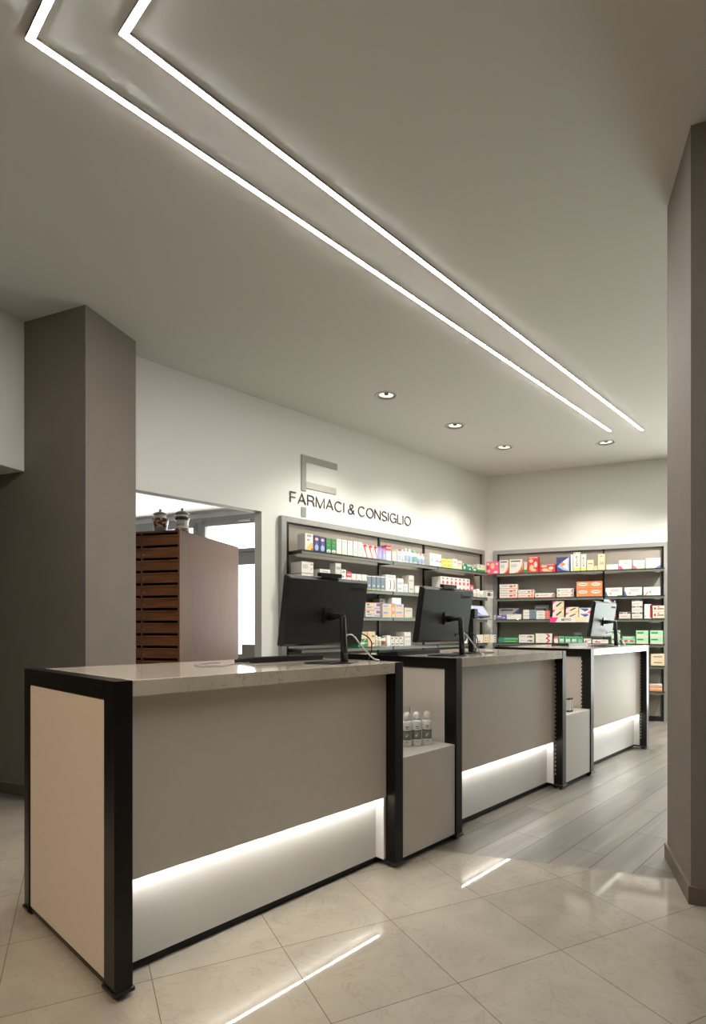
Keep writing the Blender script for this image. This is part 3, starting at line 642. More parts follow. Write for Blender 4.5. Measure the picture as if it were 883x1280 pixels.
# ---------------------------------------------------------------- goods on the shelves
PRODUCTS = [
 ('L', 1.6097, 0.1015, 1.94, 0.1627, 0.114, 0.235, 'gold', 'box', None, 'white carton with gold print on the top left-wall shelf'),
 ('L', 1.7075, 0.0728, 1.94, 0.1536, 0.083, 0.235, 'navy', 'box', 'navy and violet cartons on the top left-wall shelf', 'leftmost of the two navy and violet cartons on the top left-wall shelf'),
 ('L', 1.7856, 0.0722, 1.94, 0.1499, 0.082, 0.235, 'navy', 'box', 'navy and violet cartons on the top left-wall shelf', 'rightmost of the two navy and violet cartons on the top left-wall shelf'),
 ('L', 1.8678, 0.0661, 1.94, 0.1463, 0.075, 0.235, 'green', 'box', 'green cartons on the top left-wall shelf', 'leftmost of the two green cartons on the top left-wall shelf'),
 ('L', 1.9385, 0.064, 1.94, 0.1455, 0.073, 0.235, 'green', 'box', 'green cartons on the top left-wall shelf', 'rightmost of the two green cartons on the top left-wall shelf'),
 ('L', 2.0117, 0.0685, 1.94, 0.1528, 0.078, 0.235, 'white', 'box', 'plain white cartons on the top left-wall shelf', 'leftmost of the three plain white cartons on the top left-wall shelf'),
 ('L', 2.0895, 0.0687, 1.94, 0.1524, 0.078, 0.235, 'white', 'box', 'plain white cartons on the top left-wall shelf', 'middle of the three plain white cartons on the top left-wall shelf'),
 ('L', 2.1694, 0.0701, 1.94, 0.1521, 0.08, 0.235, 'white', 'box', 'plain white cartons on the top left-wall shelf', 'rightmost of the three plain white cartons on the top left-wall shelf'),
 ('L', 2.2502, 0.0632, 1.94, 0.1559, 0.072, 0.235, 'teal', 'box', 'white cartons with teal circle on the top left-wall shelf', 'leftmost of the two white cartons with teal circle on the top left-wall shelf'),
 ('L', 2.3193, 0.0582, 1.94, 0.1542, 0.067, 0.235, 'teal', 'box', 'white cartons with teal circle on the top left-wall shelf', 'rightmost of the two white cartons with teal circle on the top left-wall shelf'),
 ('L', 2.3939, 0.074, 1.94, 0.1402, 0.084, 0.235, 'swoosh', 'box', 'white cartons with red swoosh on the top left-wall shelf', 'leftmost of the three white cartons with red swoosh on the top left-wall shelf'),
 ('L', 2.4766, 0.0717, 1.94, 0.1351, 0.082, 0.235, 'swoosh', 'box', 'white cartons with red swoosh on the top left-wall shelf', 'middle of the three white cartons with red swoosh on the top left-wall shelf'),
 ('L', 2.5565, 0.068, 1.94, 0.1382, 0.077, 0.235, 'swoosh', 'box', 'white cartons with red swoosh on the top left-wall shelf', 'rightmost of the three white cartons with red swoosh on the top left-wall shelf'),
 ('L', 2.6313, 0.064, 1.94, 0.1408, 0.073, 0.235, 'lilac', 'box', 'lilac cartons on the top left-wall shelf', 'leftmost of the two lilac cartons on the top left-wall shelf'),
 ('L', 2.6994, 0.0544, 1.94, 0.1338, 0.062, 0.235, 'lilac', 'box', 'lilac cartons on the top left-wall shelf', 'rightmost of the two lilac cartons on the top left-wall shelf'),
 ('L', 2.7735, 0.0755, 1.94, 0.1672, 0.086, 0.235, 'pinktop', 'box', None, 'white carton with crimson top on the top left-wall shelf'),
 ('L', 2.8733, 0.0759, 1.94, 0.1092, 0.086, 0.235, 'cream', 'box', None, 'narrow cream carton on the top left-wall shelf'),
 ('L', 2.9613, 0.076, 1.94, 0.1394, 0.086, 0.235, 'redblue', 'box', None, 'white carton with red cap band and blue panel on the top left-wall shelf'),
 ('L', 3.041, 0.0503, 1.94, 0.1465, 0.058, 0.235, 'wbottle', 'bottle', None, 'slim white bottle on the top left-wall shelf'),
 ('L', 3.1034, 0.0611, 1.94, 0.1686, 0.07, 0.235, 'tbottle', 'bottle', 'white bottles with teal print on the top left-wall shelf', 'leftmost of the four white bottles with teal print on the top left-wall shelf'),
 ('L', 3.1776, 0.0709, 1.94, 0.1679, 0.081, 0.235, 'tbottle', 'bottle', 'white bottles with teal print on the top left-wall shelf', 'second from left of the four white bottles with teal print on the top left-wall shelf'),
 ('L', 3.262, 0.0812, 1.94, 0.1642, 0.092, 0.235, 'gbottle', 'bottle', None, 'green-capped white bottle on the top left-wall shelf'),
 ('L', 3.3424, 0.0598, 1.94, 0.1307, 0.068, 0.235, 'tbottle', 'bottle', 'white bottles with teal print on the top left-wall shelf', 'third from left of the four white bottles with teal print on the top left-wall shelf'),
 ('L', 3.4058, 0.0499, 1.94, 0.1265, 0.058, 0.235, 'tbottle', 'bottle', 'white bottles with teal print on the top left-wall shelf', 'rightmost of the four white bottles with teal print on the top left-wall shelf'),
 ('L', 3.6386, 0.2299, 1.94, 0.1526, 0.17, 0.235, 'wave', 'box', None, 'large white carton with pink wave on the top left-wall shelf'),
 ('L', 3.8187, 0.1058, 1.94, 0.0529, 0.14, 0.235, 'olive', 'box', 'small olive cartons on the top left-wall shelf', 'leftmost in lower row of small olive cartons on the top left-wall shelf'),
 ('L', 3.9269, 0.1058, 1.94, 0.0529, 0.14, 0.235, 'olive', 'box', 'small olive cartons on the top left-wall shelf', 'rightmost in lower row of small olive cartons on the top left-wall shelf'),
 ('L', 3.8187, 0.1058, 1.9937, 0.0529, 0.14, 0.235, 'olive', 'box', 'small olive cartons on the top left-wall shelf', 'leftmost in upper row of small olive cartons on the top left-wall shelf'),
 ('L', 3.9269, 0.1058, 1.9937, 0.0529, 0.14, 0.235, 'olive', 'box', 'small olive cartons on the top left-wall shelf', 'rightmost in upper row of small olive cartons on the top left-wall shelf'),
 ('L', 4.043, 0.1007, 1.94, 0.1238, 0.113, 0.235, 'creamgreen', 'box', None, 'cream carton with green foot on the top left-wall shelf'),
 ('L', 4.1516, 0.094, 1.94, 0.1118, 0.106, 0.235, 'pinkish', 'box', None, 'pale pink carton on the top left-wall shelf'),
 ('L', 4.2506, 0.0849, 1.94, 0.0831, 0.096, 0.235, 'greenmix', 'box', None, 'bright green carton on the top left-wall shelf'),
 ('L', 4.3573, 0.109, 1.94, 0.0752, 0.123, 0.235, 'bluegreen', 'box', None, 'green and blue carton on the top left-wall shelf'),
 ('L', 4.4832, 0.1154, 1.94, 0.0524, 0.13, 0.235, 'greenmix', 'box', None, 'low green carton on the top left-wall shelf'),
 ('L', 4.6556, 0.1938, 1.94, 0.0995, 0.17, 0.235, 'whitegreen', 'box', None, 'white carton with green lower half on the top left-wall shelf'),
 ('L', 1.5897, 0.1476, 1.6, 0.1134, 0.165, 0.235, 'scribble', 'box', 'large white cartons with grey scribble on the second left-wall shelf', 'lower of two large white cartons with grey scribble, on the second left-wall shelf'),
 ('L', 1.5897, 0.1476, 1.7142, 0.1134, 0.165, 0.235, 'scribble', 'box', 'large white cartons with grey scribble on the second left-wall shelf', 'upper of two large white cartons with grey scribble, on the second left-wall shelf'),
 ('L', 1.8192, 0.1394, 1.6, 0.1724, 0.156, 0.235, 'crescent', 'box', None, 'white carton with navy crescents on the second left-wall shelf'),
 ('L', 1.9252, 0.0505, 1.6, 0.139, 0.058, 0.235, 'white', 'box', None, 'low white carton on the second left-wall shelf'),
 ('L', 1.9988, 0.0784, 1.6, 0.2476, 0.089, 0.235, 'tallteal', 'box', None, 'tall pale teal carton on the second left-wall shelf'),
 ('L', 2.078, 0.0662, 1.6, 0.1889, 0.076, 0.235, 'gold', 'box', None, 'cream carton with gold curve on the second left-wall shelf'),
 ('L', 2.1531, 0.0698, 1.6, 0.1741, 0.079, 0.235, 'redtop', 'box', None, 'white carton with red top on the second left-wall shelf'),
 ('L', 2.2265, 0.0628, 1.6, 0.1555, 0.072, 0.235, 'bluefig', 'box', None, 'white carton with blue figure on the second left-wall shelf'),
 ('L', 2.3012, 0.07, 1.6, 0.156, 0.08, 0.235, 'redfig', 'box', None, 'white carton with red figure on the second left-wall shelf'),
 ('L', 2.3828, 0.0763, 1.6, 0.1577, 0.087, 0.235, 'tealfig', 'box', None, 'white carton with teal figure on the second left-wall shelf'),
 ('L', 2.459, 0.0614, 1.6, 0.1503, 0.07, 0.235, 'slate', 'box', 'slate blue cartons on the second left-wall shelf', 'leftmost of the four slate blue cartons on the second left-wall shelf'),
 ('L', 2.531, 0.065, 1.6, 0.1511, 0.074, 0.235, 'slate', 'box', 'slate blue cartons on the second left-wall shelf', 'second from left of the four slate blue cartons on the second left-wall shelf'),
 ('L', 2.6041, 0.0636, 1.6, 0.1519, 0.073, 0.235, 'slate', 'box', 'slate blue cartons on the second left-wall shelf', 'third from left of the four slate blue cartons on the second left-wall shelf'),
 ('L', 2.6784, 0.0673, 1.6, 0.1527, 0.077, 0.235, 'slate', 'box', 'slate blue cartons on the second left-wall shelf', 'rightmost of the four slate blue cartons on the second left-wall shelf'),
 ('L', 2.8092, 0.1682, 1.6, 0.1814, 0.17, 0.235, 'crescent', 'box', None, 'large white carton with navy crescents on the second left-wall shelf'),
 ('L', 2.9762, 0.1057, 1.6, 0.1525, 0.119, 0.235, 'blueband', 'box', None, 'white carton with pale blue bands on the second left-wall shelf'),
 ('L', 3.0739, 0.0679, 1.6, 0.093, 0.077, 0.235, 'blueband', 'box', None, 'low white carton with blue band on the second left-wall shelf'),
 ('L', 3.1704, 0.0913, 1.6, 0.0986, 0.103, 0.235, 'grey', 'box', 'tall stacked white cartons on the second left-wall shelf', 'lower of two tall stacked white cartons, on the second left-wall shelf'),
 ('L', 3.1704, 0.0913, 1.6994, 0.0986, 0.103, 0.235, 'grey', 'box', 'tall stacked white cartons on the second left-wall shelf', 'upper of two tall stacked white cartons, on the second left-wall shelf'),
 ('L', 3.2956, 0.1128, 1.6, 0.0819, 0.14, 0.235, 'white', 'box', 'long flat white cartons on the second left-wall shelf', 'leftmost of the four long flat white cartons on the second left-wall shelf'),
 ('L', 3.4108, 0.1128, 1.6, 0.0819, 0.14, 0.235, 'white', 'box', 'long flat white cartons on the second left-wall shelf', 'second from left of the four long flat white cartons on the second left-wall shelf'),
 ('L', 3.526, 0.1128, 1.6, 0.0819, 0.14, 0.235, 'white', 'box', 'long flat white cartons on the second left-wall shelf', 'third from left of the four long flat white cartons on the second left-wall shelf'),
 ('L', 3.6413, 0.1128, 1.6, 0.0819, 0.14, 0.235, 'white', 'box', 'long flat white cartons on the second left-wall shelf', 'rightmost of the four long flat white cartons on the second left-wall shelf'),
 ('L', 3.7902, 0.0882, 1.6, 0.1135, 0.14, 0.235, 'reddot', 'box', 'red-dotted white cartons on the second left-wall shelf', 'leftmost in lower row of red-dotted white cartons on the second left-wall shelf'),
 ('L', 3.8808, 0.0882, 1.6, 0.1135, 0.14, 0.235, 'reddot', 'box', 'red-dotted white cartons on the second left-wall shelf', 'second from left in lower row of red-dotted white cartons on the second left-wall shelf'),
 ('L', 3.9714, 0.0882, 1.6, 0.1135, 0.14, 0.235, 'reddot', 'box', 'red-dotted white cartons on the second left-wall shelf', 'third from left in lower row of red-dotted white cartons on the second left-wall shelf'),
 ('L', 4.0621, 0.0882, 1.6, 0.1135, 0.14, 0.235, 'reddot', 'box', 'red-dotted white cartons on the second left-wall shelf', 'fourth from left in lower row of red-dotted white cartons on the second left-wall shelf'),
 ('L', 4.1527, 0.0882, 1.6, 0.1135, 0.14, 0.235, 'reddot', 'box', 'red-dotted white cartons on the second left-wall shelf', 'fifth from left in lower row of red-dotted white cartons on the second left-wall shelf'),
 ('L', 4.2434, 0.0882, 1.6, 0.1135, 0.14, 0.235, 'reddot', 'box', 'red-dotted white cartons on the second left-wall shelf', 'sixth from left in lower row of red-dotted white cartons on the second left-wall shelf'),
 ('L', 4.334, 0.0882, 1.6, 0.1135, 0.14, 0.235, 'reddot', 'box', 'red-dotted white cartons on the second left-wall shelf', 'rightmost in lower row of red-dotted white cartons on the second left-wall shelf'),
 ('L', 3.7902, 0.0882, 1.7143, 0.1135, 0.14, 0.235, 'reddot', 'box', 'red-dotted white cartons on the second left-wall shelf', 'leftmost in upper row of red-dotted white cartons on the second left-wall shelf'),
 ('L', 3.8808, 0.0882, 1.7143, 0.1135, 0.14, 0.235, 'reddot', 'box', 'red-dotted white cartons on the second left-wall shelf', 'second from left in upper row of red-dotted white cartons on the second left-wall shelf'),
 ('L', 3.9714, 0.0882, 1.7143, 0.1135, 0.14, 0.235, 'reddot', 'box', 'red-dotted white cartons on the second left-wall shelf', 'third from left in upper row of red-dotted white cartons on the second left-wall shelf'),
 ('L', 4.0621, 0.0882, 1.7143, 0.1135, 0.14, 0.235, 'reddot', 'box', 'red-dotted white cartons on the second left-wall shelf', 'fourth from left in upper row of red-dotted white cartons on the second left-wall shelf'),
 ('L', 4.1527, 0.0882, 1.7143, 0.1135, 0.14, 0.235, 'reddot', 'box', 'red-dotted white cartons on the second left-wall shelf', 'fifth from left in upper row of red-dotted white cartons on the second left-wall shelf'),
 ('L', 4.2434, 0.0882, 1.7143, 0.1135, 0.14, 0.235, 'reddot', 'box', 'red-dotted white cartons on the second left-wall shelf', 'sixth from left in upper row of red-dotted white cartons on the second left-wall shelf'),
 ('L', 4.334, 0.0882, 1.7143, 0.1135, 0.14, 0.235, 'reddot', 'box', 'red-dotted white cartons on the second left-wall shelf', 'rightmost in upper row of red-dotted white cartons on the second left-wall shelf'),
 ('L', 4.4282, 0.0728, 1.6, 0.1533, 0.083, 0.235, 'pinkjar', 'box', None, 'pink and purple carton on the second left-wall shelf'),
 ('L', 4.5193, 0.0818, 1.6, 0.1003, 0.093, 0.235, 'grey', 'jar', None, 'squat grey-white jar on the second left-wall shelf'),
 ('L', 4.6108, 0.0579, 1.6, 0.1105, 0.066, 0.235, 'wjar', 'jar', 'small white jars on the second left-wall shelf', 'leftmost of the two small white jars on the second left-wall shelf'),
 ('L', 4.7003, 0.0965, 1.6, 0.0883, 0.109, 0.235, 'wjar', 'jar', 'small white jars on the second left-wall shelf', 'rightmost of the two small white jars on the second left-wall shelf'),
 ('L', 4.8684, 0.1669, 1.6, 0.1023, 0.17, 0.235, 'blacklabel', 'box', None, 'white carton with black label on the second left-wall shelf'),
 ('L', 2.5171, 0.2271, 1.31, 0.0764, 0.17, 0.235, 'patch', 'box', 'white cartons with orange and dark patches on the third left-wall shelf', 'lower of two white cartons with orange and dark patches, on the third left-wall shelf'),
 ('L', 2.5171, 0.2271, 1.3872, 0.0764, 0.17, 0.235, 'patch', 'box', 'white cartons with orange and dark patches on the third left-wall shelf', 'upper of two white cartons with orange and dark patches, on the third left-wall shelf'),
 ('L', 2.7471, 0.1445, 1.31, 0.0735, 0.162, 0.235, 'peach', 'box', 'white cartons with peach and gold print on the third left-wall shelf', 'lower of two white cartons with peach and gold print, on the third left-wall shelf'),
 ('L', 2.7471, 0.1445, 1.3843, 0.0735, 0.162, 0.235, 'peach', 'box', 'white cartons with peach and gold print on the third left-wall shelf', 'upper of two white cartons with peach and gold print, on the third left-wall shelf'),
 ('L', 2.854, 0.0482, 1.31, 0.073, 0.056, 0.235, 'orangemix', 'box', 'narrow orange cartons on the third left-wall shelf', 'lower of two narrow orange cartons, on the third left-wall shelf'),
 ('L', 2.854, 0.0482, 1.3838, 0.073, 0.056, 0.235, 'orangemix', 'box', 'narrow orange cartons on the third left-wall shelf', 'upper of two narrow orange cartons, on the third left-wall shelf'),
 ('L', 2.9589, 0.1459, 1.31, 0.0755, 0.163, 0.235, 'peachlilac', 'box', 'white cartons with peach and lilac print on the third left-wall shelf', 'lower of two white cartons with peach and lilac print, on the third left-wall shelf'),
 ('L', 2.9589, 0.1459, 1.3863, 0.0755, 0.163, 0.235, 'peachlilac', 'box', 'white cartons with peach and lilac print on the third left-wall shelf', 'upper of two white cartons with peach and lilac print, on the third left-wall shelf'),
 ('L', 3.1168, 0.1394, 1.31, 0.1124, 0.156, 0.235, 'beigefoot', 'box', None, 'cream carton with beige foot on the third left-wall shelf'),
 ('L', 2.7596, 0.0979, 1.4661, 0.0484, 0.11, 0.16, 'purple', 'box', None, 'small purple-marked carton on top of the patchwork piles on the third left-wall shelf'),
 ('L', 2.9089, 0.1526, 1.4628, 0.0659, 0.17, 0.235, 'plain', 'box', None, 'bare white carton lying on the peach cartons on the third left-wall shelf'),
 ('L', 4.3599, 0.0737, 1.31, 0.1494, 0.084, 0.235, 'greenmix', 'box', None, 'green carton behind the second computer on the third left-wall shelf'),
 ('L', 2.3563, 0.1418, 0.99, 0.0851, 0.159, 0.235, 'greenrays', 'box', None, 'green carton with white rays on the fourth left-wall shelf'),
 ('L', 2.3611, 0.1272, 1.0758, 0.0738, 0.143, 0.235, 'stripe', 'box', None, 'cream striped carton on the green carton on the fourth left-wall shelf'),
 ('L', 2.4964, 0.1112, 0.99, 0.0796, 0.125, 0.235, 'pinkbeige', 'box', 'pink and beige cartons on the fourth left-wall shelf', 'lower of two pink and beige cartons, on the fourth left-wall shelf'),
 ('L', 2.4964, 0.1112, 1.0704, 0.0796, 0.125, 0.235, 'pinkbeige', 'box', 'pink and beige cartons on the fourth left-wall shelf', 'upper of two pink and beige cartons, on the fourth left-wall shelf'),
 ('L', 2.5821, 0.0401, 0.99, 0.1176, 0.05, 0.235, 'wjar', 'jar', 'tall white jars on the fourth left-wall shelf', 'leftmost of the two tall white jars on the fourth left-wall shelf'),
 ('L', 2.6404, 0.0537, 0.99, 0.1028, 0.062, 0.235, 'wjar', 'jar', 'tall white jars on the fourth left-wall shelf', 'rightmost of the two tall white jars on the fourth left-wall shelf'),
 ('L', 2.7081, 0.0611, 0.99, 0.1098, 0.07, 0.235, 'greencap', 'bottle', None, 'beige bottle with green cap on the fourth left-wall shelf'),
 ('L', 2.7747, 0.0567, 0.99, 0.1177, 0.065, 0.235, 'plain', 'box', None, 'white narrow carton on the fourth left-wall shelf'),
 ('L', 2.8418, 0.0644, 0.99, 0.1034, 0.073, 0.235, 'dotcol', 'box', 'white cartons with red and green dots on the fourth left-wall shelf', 'leftmost of the three white cartons with red and green dots on the fourth left-wall shelf'),
 ('L', 2.9146, 0.0627, 0.99, 0.1023, 0.072, 0.235, 'dotcol', 'box', 'white cartons with red and green dots on the fourth left-wall shelf', 'middle of the three white cartons with red and green dots on the fourth left-wall shelf'),
 ('L', 2.9922, 0.0737, 0.99, 0.1012, 0.084, 0.235, 'dotcol', 'box', 'white cartons with red and green dots on the fourth left-wall shelf', 'rightmost of the three white cartons with red and green dots on the fourth left-wall shelf'),
 ('L', 3.1029, 0.1145, 0.99, 0.1521, 0.129, 0.235, 'greyband', 'box', None, 'large white carton with grey band on the fourth left-wall shelf'),
 ('L', 4.2852, 0.0708, 0.99, 0.0979, 0.081, 0.235, 'plain', 'box', None, 'white carton behind the black display stand on the fourth left-wall shelf'),
 ('L', 4.5943, 0.2091, 0.99, 0.1099, 0.17, 0.235, 'redcorner', 'box', None, 'white carton with red corners on the fourth left-wall shelf'),
 ('L', 4.7873, 0.1483, 0.99, 0.1076, 0.166, 0.235, 'beigecol', 'box', None, 'white carton with beige dots on the fourth left-wall shelf'),
 ('L', 4.9525, 0.1529, 0.99, 0.1057, 0.17, 0.235, 'redcol', 'box', None, 'white carton with dark red dots on the fourth left-wall shelf'),
 ('B', 0.1167, 0.1687, 1.94, 0.1722, 0.12, 0.235, 'floral', 'box', None, 'pink floral carton on the top back-wall shelf'),
 ('B', 0.2763, 0.1282, 1.94, 0.1851, 0.144, 0.235, 'orangearc', 'box', 'white cartons with orange arc on the top back-wall shelf', 'leftmost of the two white cartons with orange arc on the top back-wall shelf'),
 ('B', 0.4383, 0.1803, 1.94, 0.1899, 0.17, 0.235, 'orangearc', 'box', 'white cartons with orange arc on the top back-wall shelf', 'rightmost of the two white cartons with orange arc on the top back-wall shelf'),
 ('B', 0.5591, 0.0438, 1.94, 0.1469, 0.051, 0.235, 'whitegreen', 'box', None, 'slim white carton on the top back-wall shelf'),
 ('B', 0.6601, 0.1367, 1.94, 0.2125, 0.153, 0.235, 'redflower', 'box', None, 'tall red carton with pale flowers on the top back-wall shelf'),
 ('B', 0.8418, 0.2055, 1.94, 0.1007, 0.17, 0.235, 'redflower', 'box', None, 'wide low red carton with pale flowers on the top back-wall shelf'),
 ('B', 1.0412, 0.1663, 1.94, 0.1904, 0.17, 0.235, 'navydiamond', 'box', None, 'navy blue carton with pale star on the top back-wall shelf'),
 ('B', 1.1492, 0.0252, 1.94, 0.2186, 0.05, 0.235, 'plain', 'box', None, 'thin white carton on edge on the top back-wall shelf'),
 ('B', 1.2106, 0.0829, 1.94, 0.2442, 0.094, 0.235, 'vtext', 'box', 'tall white cartons with black upright lettering on the top back-wall shelf', 'leftmost of the two tall white cartons with black upright lettering on the top back-wall shelf'),
 ('B', 1.2936, 0.0627, 1.94, 0.2168, 0.072, 0.235, 'vtext', 'box', 'tall white cartons with black upright lettering on the top back-wall shelf', 'rightmost of the two tall white cartons with black upright lettering on the top back-wall shelf'),
 ('B', 1.3753, 0.0785, 1.94, 0.1377, 0.089, 0.235, 'tan', 'box', None, 'cream tub-like carton on the top back-wall shelf'),
 ('B', 1.4402, 0.0387, 1.94, 0.055, 0.05, 0.235, 'tan', 'box', None, 'very low cream carton on the top back-wall shelf'),
 ('B', 1.5073, 0.0812, 1.94, 0.2065, 0.092, 0.235, 'gs', 'box', None, 'tall tan carton with two dark letters on the top back-wall shelf'),
 ('B', 1.6345, 0.1344, 1.94, 0.0669, 0.15, 0.235, 'white', 'box', None, 'low white carton on the top back-wall shelf'),
 ('B', 1.7855, 0.146, 1.94, 0.1155, 0.163, 0.235, 'wpink', 'box', 'white cartons with pink corner on the top back-wall shelf', 'leftmost of the two white cartons with pink corner on the top back-wall shelf'),
 ('B', 1.9422, 0.1299, 1.94, 0.1062, 0.145, 0.235, 'wpink', 'box', 'white cartons with pink corner on the top back-wall shelf', 'rightmost of the two white cartons with pink corner on the top back-wall shelf'),
 ('B', 2.1011, 0.1614, 1.94, 0.1258, 0.17, 0.235, 'wpurple', 'box', None, 'white carton with purple edge on the top back-wall shelf'),
 ('B', 0.3345, 0.2402, 1.6, 0.063, 0.17, 0.235, 'slimorange', 'box', 'slim white and orange cartons on the second back-wall shelf', 'bottom of three slim white and orange cartons, on the second back-wall shelf'),
 ('B', 0.3345, 0.2402, 1.6638, 0.063, 0.17, 0.235, 'slimorange', 'box', 'slim white and orange cartons on the second back-wall shelf', 'middle of three slim white and orange cartons, on the second back-wall shelf'),
 ('B', 0.3345, 0.2402, 1.7275, 0.063, 0.17, 0.235, 'slimorange', 'box', 'slim white and orange cartons on the second back-wall shelf', 'top of three slim white and orange cartons, on the second back-wall shelf'),
 ('B', 0.5669, 0.2072, 1.6, 0.0546, 0.17, 0.235, 'slimorange2', 'box', 'flat white cartons with orange end on the second back-wall shelf', 'lower of two flat white cartons with orange end, on the second back-wall shelf'),
 ('B', 0.5669, 0.2072, 1.6554, 0.0546, 0.17, 0.235, 'slimorange2', 'box', 'flat white cartons with orange end on the second back-wall shelf', 'upper of two flat white cartons with orange end, on the second back-wall shelf'),
 ('B', 0.8089, 0.2471, 1.6, 0.0585, 0.17, 0.235, 'sliptip', 'box', None, 'flat white carton with navy tip on the second back-wall shelf'),
 ('B', 1.0664, 0.2086, 1.6, 0.0563, 0.17, 0.235, 'sliptip', 'box', 'flat white cartons with navy and red tip on the second back-wall shelf', 'lower of two flat white cartons with navy and red tip, on the second back-wall shelf'),
 ('B', 1.0664, 0.2086, 1.6571, 0.0563, 0.17, 0.235, 'sliptip', 'box', 'flat white cartons with navy and red tip on the second back-wall shelf', 'upper of two flat white cartons with navy and red tip, on the second back-wall shelf'),
 ('B', 1.2844, 0.1539, 1.6, 0.0981, 0.14, 0.235, 'orange', 'box', 'orange cartons on the second back-wall shelf', 'leftmost in lower row of orange cartons on the second back-wall shelf'),
 ('B', 1.4407, 0.1539, 1.6, 0.0981, 0.14, 0.235, 'orange', 'box', 'orange cartons on the second back-wall shelf', 'rightmost in lower row of orange cartons on the second back-wall shelf'),
 ('B', 1.2844, 0.1539, 1.6989, 0.0981, 0.14, 0.235, 'orange', 'box', 'orange cartons on the second back-wall shelf', 'leftmost in upper row of orange cartons on the second back-wall shelf'),
 ('B', 1.4407, 0.1539, 1.6989, 0.0981, 0.14, 0.235, 'orange', 'box', 'orange cartons on the second back-wall shelf', 'rightmost in upper row of orange cartons on the second back-wall shelf'),
 ('B', 1.6539, 0.1958, 1.6, 0.1074, 0.17, 0.235, 'wblue', 'box', 'white cartons with blue corner on the second back-wall shelf', 'leftmost of the two white cartons with blue corner on the second back-wall shelf'),
 ('B', 1.8774, 0.1983, 1.6, 0.1072, 0.17, 0.235, 'wblue', 'box', 'white cartons with blue corner on the second back-wall shelf', 'rightmost of the two white cartons with blue corner on the second back-wall shelf'),
 ('B', 2.0894, 0.1848, 1.6, 0.1043, 0.17, 0.235, 'worange', 'box', None, 'white carton with orange corner on the second back-wall shelf'),
 ('B', 0.1505, 0.0271, 1.31, 0.0587, 0.05, 0.235, 'grey', 'box', None, 'tiny grey carton on the third back-wall shelf'),
 ('B', 0.2379, 0.1255, 1.31, 0.0565, 0.1, 0.235, 'bluebox', 'box', None, 'low blue carton on the third back-wall shelf'),
 ('B', 0.3185, 0.2703, 1.31, 0.1556, 0.065, 0.1, 'bluetri', 'box', None, 'white carton with blue triangle, standing at the back on the third back-wall shelf'),
 ('B', 0.4064, 0.1937, 1.31, 0.0689, 0.1, 0.235, 'white', 'box', None, 'low white carton on the third back-wall shelf'),
 ('B', 0.609, 0.1604, 1.31, 0.0417, 0.1, 0.235, 'greywhite', 'box', 'grey and white cartons on the third back-wall shelf', 'bottom of three grey and white cartons, on the third back-wall shelf'),
 ('B', 0.609, 0.1604, 1.3525, 0.0417, 0.1, 0.235, 'greywhite', 'box', 'grey and white cartons on the third back-wall shelf', 'middle of three grey and white cartons, on the third back-wall shelf'),
 ('B', 0.609, 0.1604, 1.395, 0.0417, 0.1, 0.235, 'greywhite', 'box', 'grey and white cartons on the third back-wall shelf', 'top of three grey and white cartons, on the third back-wall shelf'),
 ('B', 0.7545, 0.1815, 1.31, 0.1944, 0.055, 0.09, 'greyfig', 'box', None, 'grey carton standing at the back on the third back-wall shelf'),
 ('B', 0.7848, 0.1698, 1.31, 0.0368, 0.1, 0.235, 'redend', 'box', 'white cartons with coral end on the third back-wall shelf', 'bottom of three white cartons with coral end, on the third back-wall shelf'),
 ('B', 0.7848, 0.1698, 1.3476, 0.0368, 0.1, 0.235, 'redend', 'box', 'white cartons with coral end on the third back-wall shelf', 'middle of three white cartons with coral end, on the third back-wall shelf'),
 ('B', 0.7848, 0.1698, 1.3852, 0.0368, 0.1, 0.235, 'redend', 'box', 'white cartons with coral end on the third back-wall shelf', 'top of three white cartons with coral end, on the third back-wall shelf'),
 ('B', 0.9807, 0.1402, 1.312, 0.1188, 0.1, 0.235, 'diagcream', 'box', 'cream cartons with pink corner on the third back-wall shelf', 'lower of two cream cartons with pink corner, on the third back-wall shelf'),
 ('B', 0.9807, 0.1402, 1.4316, 0.1188, 0.1, 0.235, 'diagcream', 'box', 'cream cartons with pink corner on the third back-wall shelf', 'upper of two cream cartons with pink corner, on the third back-wall shelf'),
 ('B', 1.1528, 0.1554, 1.312, 0.0768, 0.1, 0.235, 'diagcream', 'box', 'squat cream cartons with pink corner on the third back-wall shelf', 'lower of two squat cream cartons with pink corner, on the third back-wall shelf'),
 ('B', 1.1528, 0.1554, 1.3896, 0.0768, 0.1, 0.235, 'diagcream', 'box', 'squat cream cartons with pink corner on the third back-wall shelf', 'upper of two squat cream cartons with pink corner, on the third back-wall shelf'),
 ('B', 1.3113, 0.145, 1.312, 0.0702, 0.1, 0.235, 'diagblue', 'box', 'white cartons with blue diagonal on the third back-wall shelf', 'lower of two white cartons with blue diagonal, on the third back-wall shelf'),
 ('B', 1.3113, 0.145, 1.383, 0.0702, 0.1, 0.235, 'diagblue', 'box', 'white cartons with blue diagonal on the third back-wall shelf', 'upper of two white cartons with blue diagonal, on the third back-wall shelf'),
 ('B', 1.4573, 0.1242, 1.312, 0.1001, 0.139, 0.2, 'diagpink', 'box', 'white cartons with pink top on the third back-wall shelf', 'lower of two white cartons with pink top, on the third back-wall shelf'),
 ('B', 1.4573, 0.1242, 1.4129, 0.1001, 0.139, 0.2, 'diagpink', 'box', 'white cartons with pink top on the third back-wall shelf', 'upper of two white cartons with pink top, on the third back-wall shelf'),
 ('B', 1.5952, 0.0898, 1.31, 0.2623, 0.1, 0.235, 'redside', 'box', None, 'tall white carton with red edge on the third back-wall shelf'),
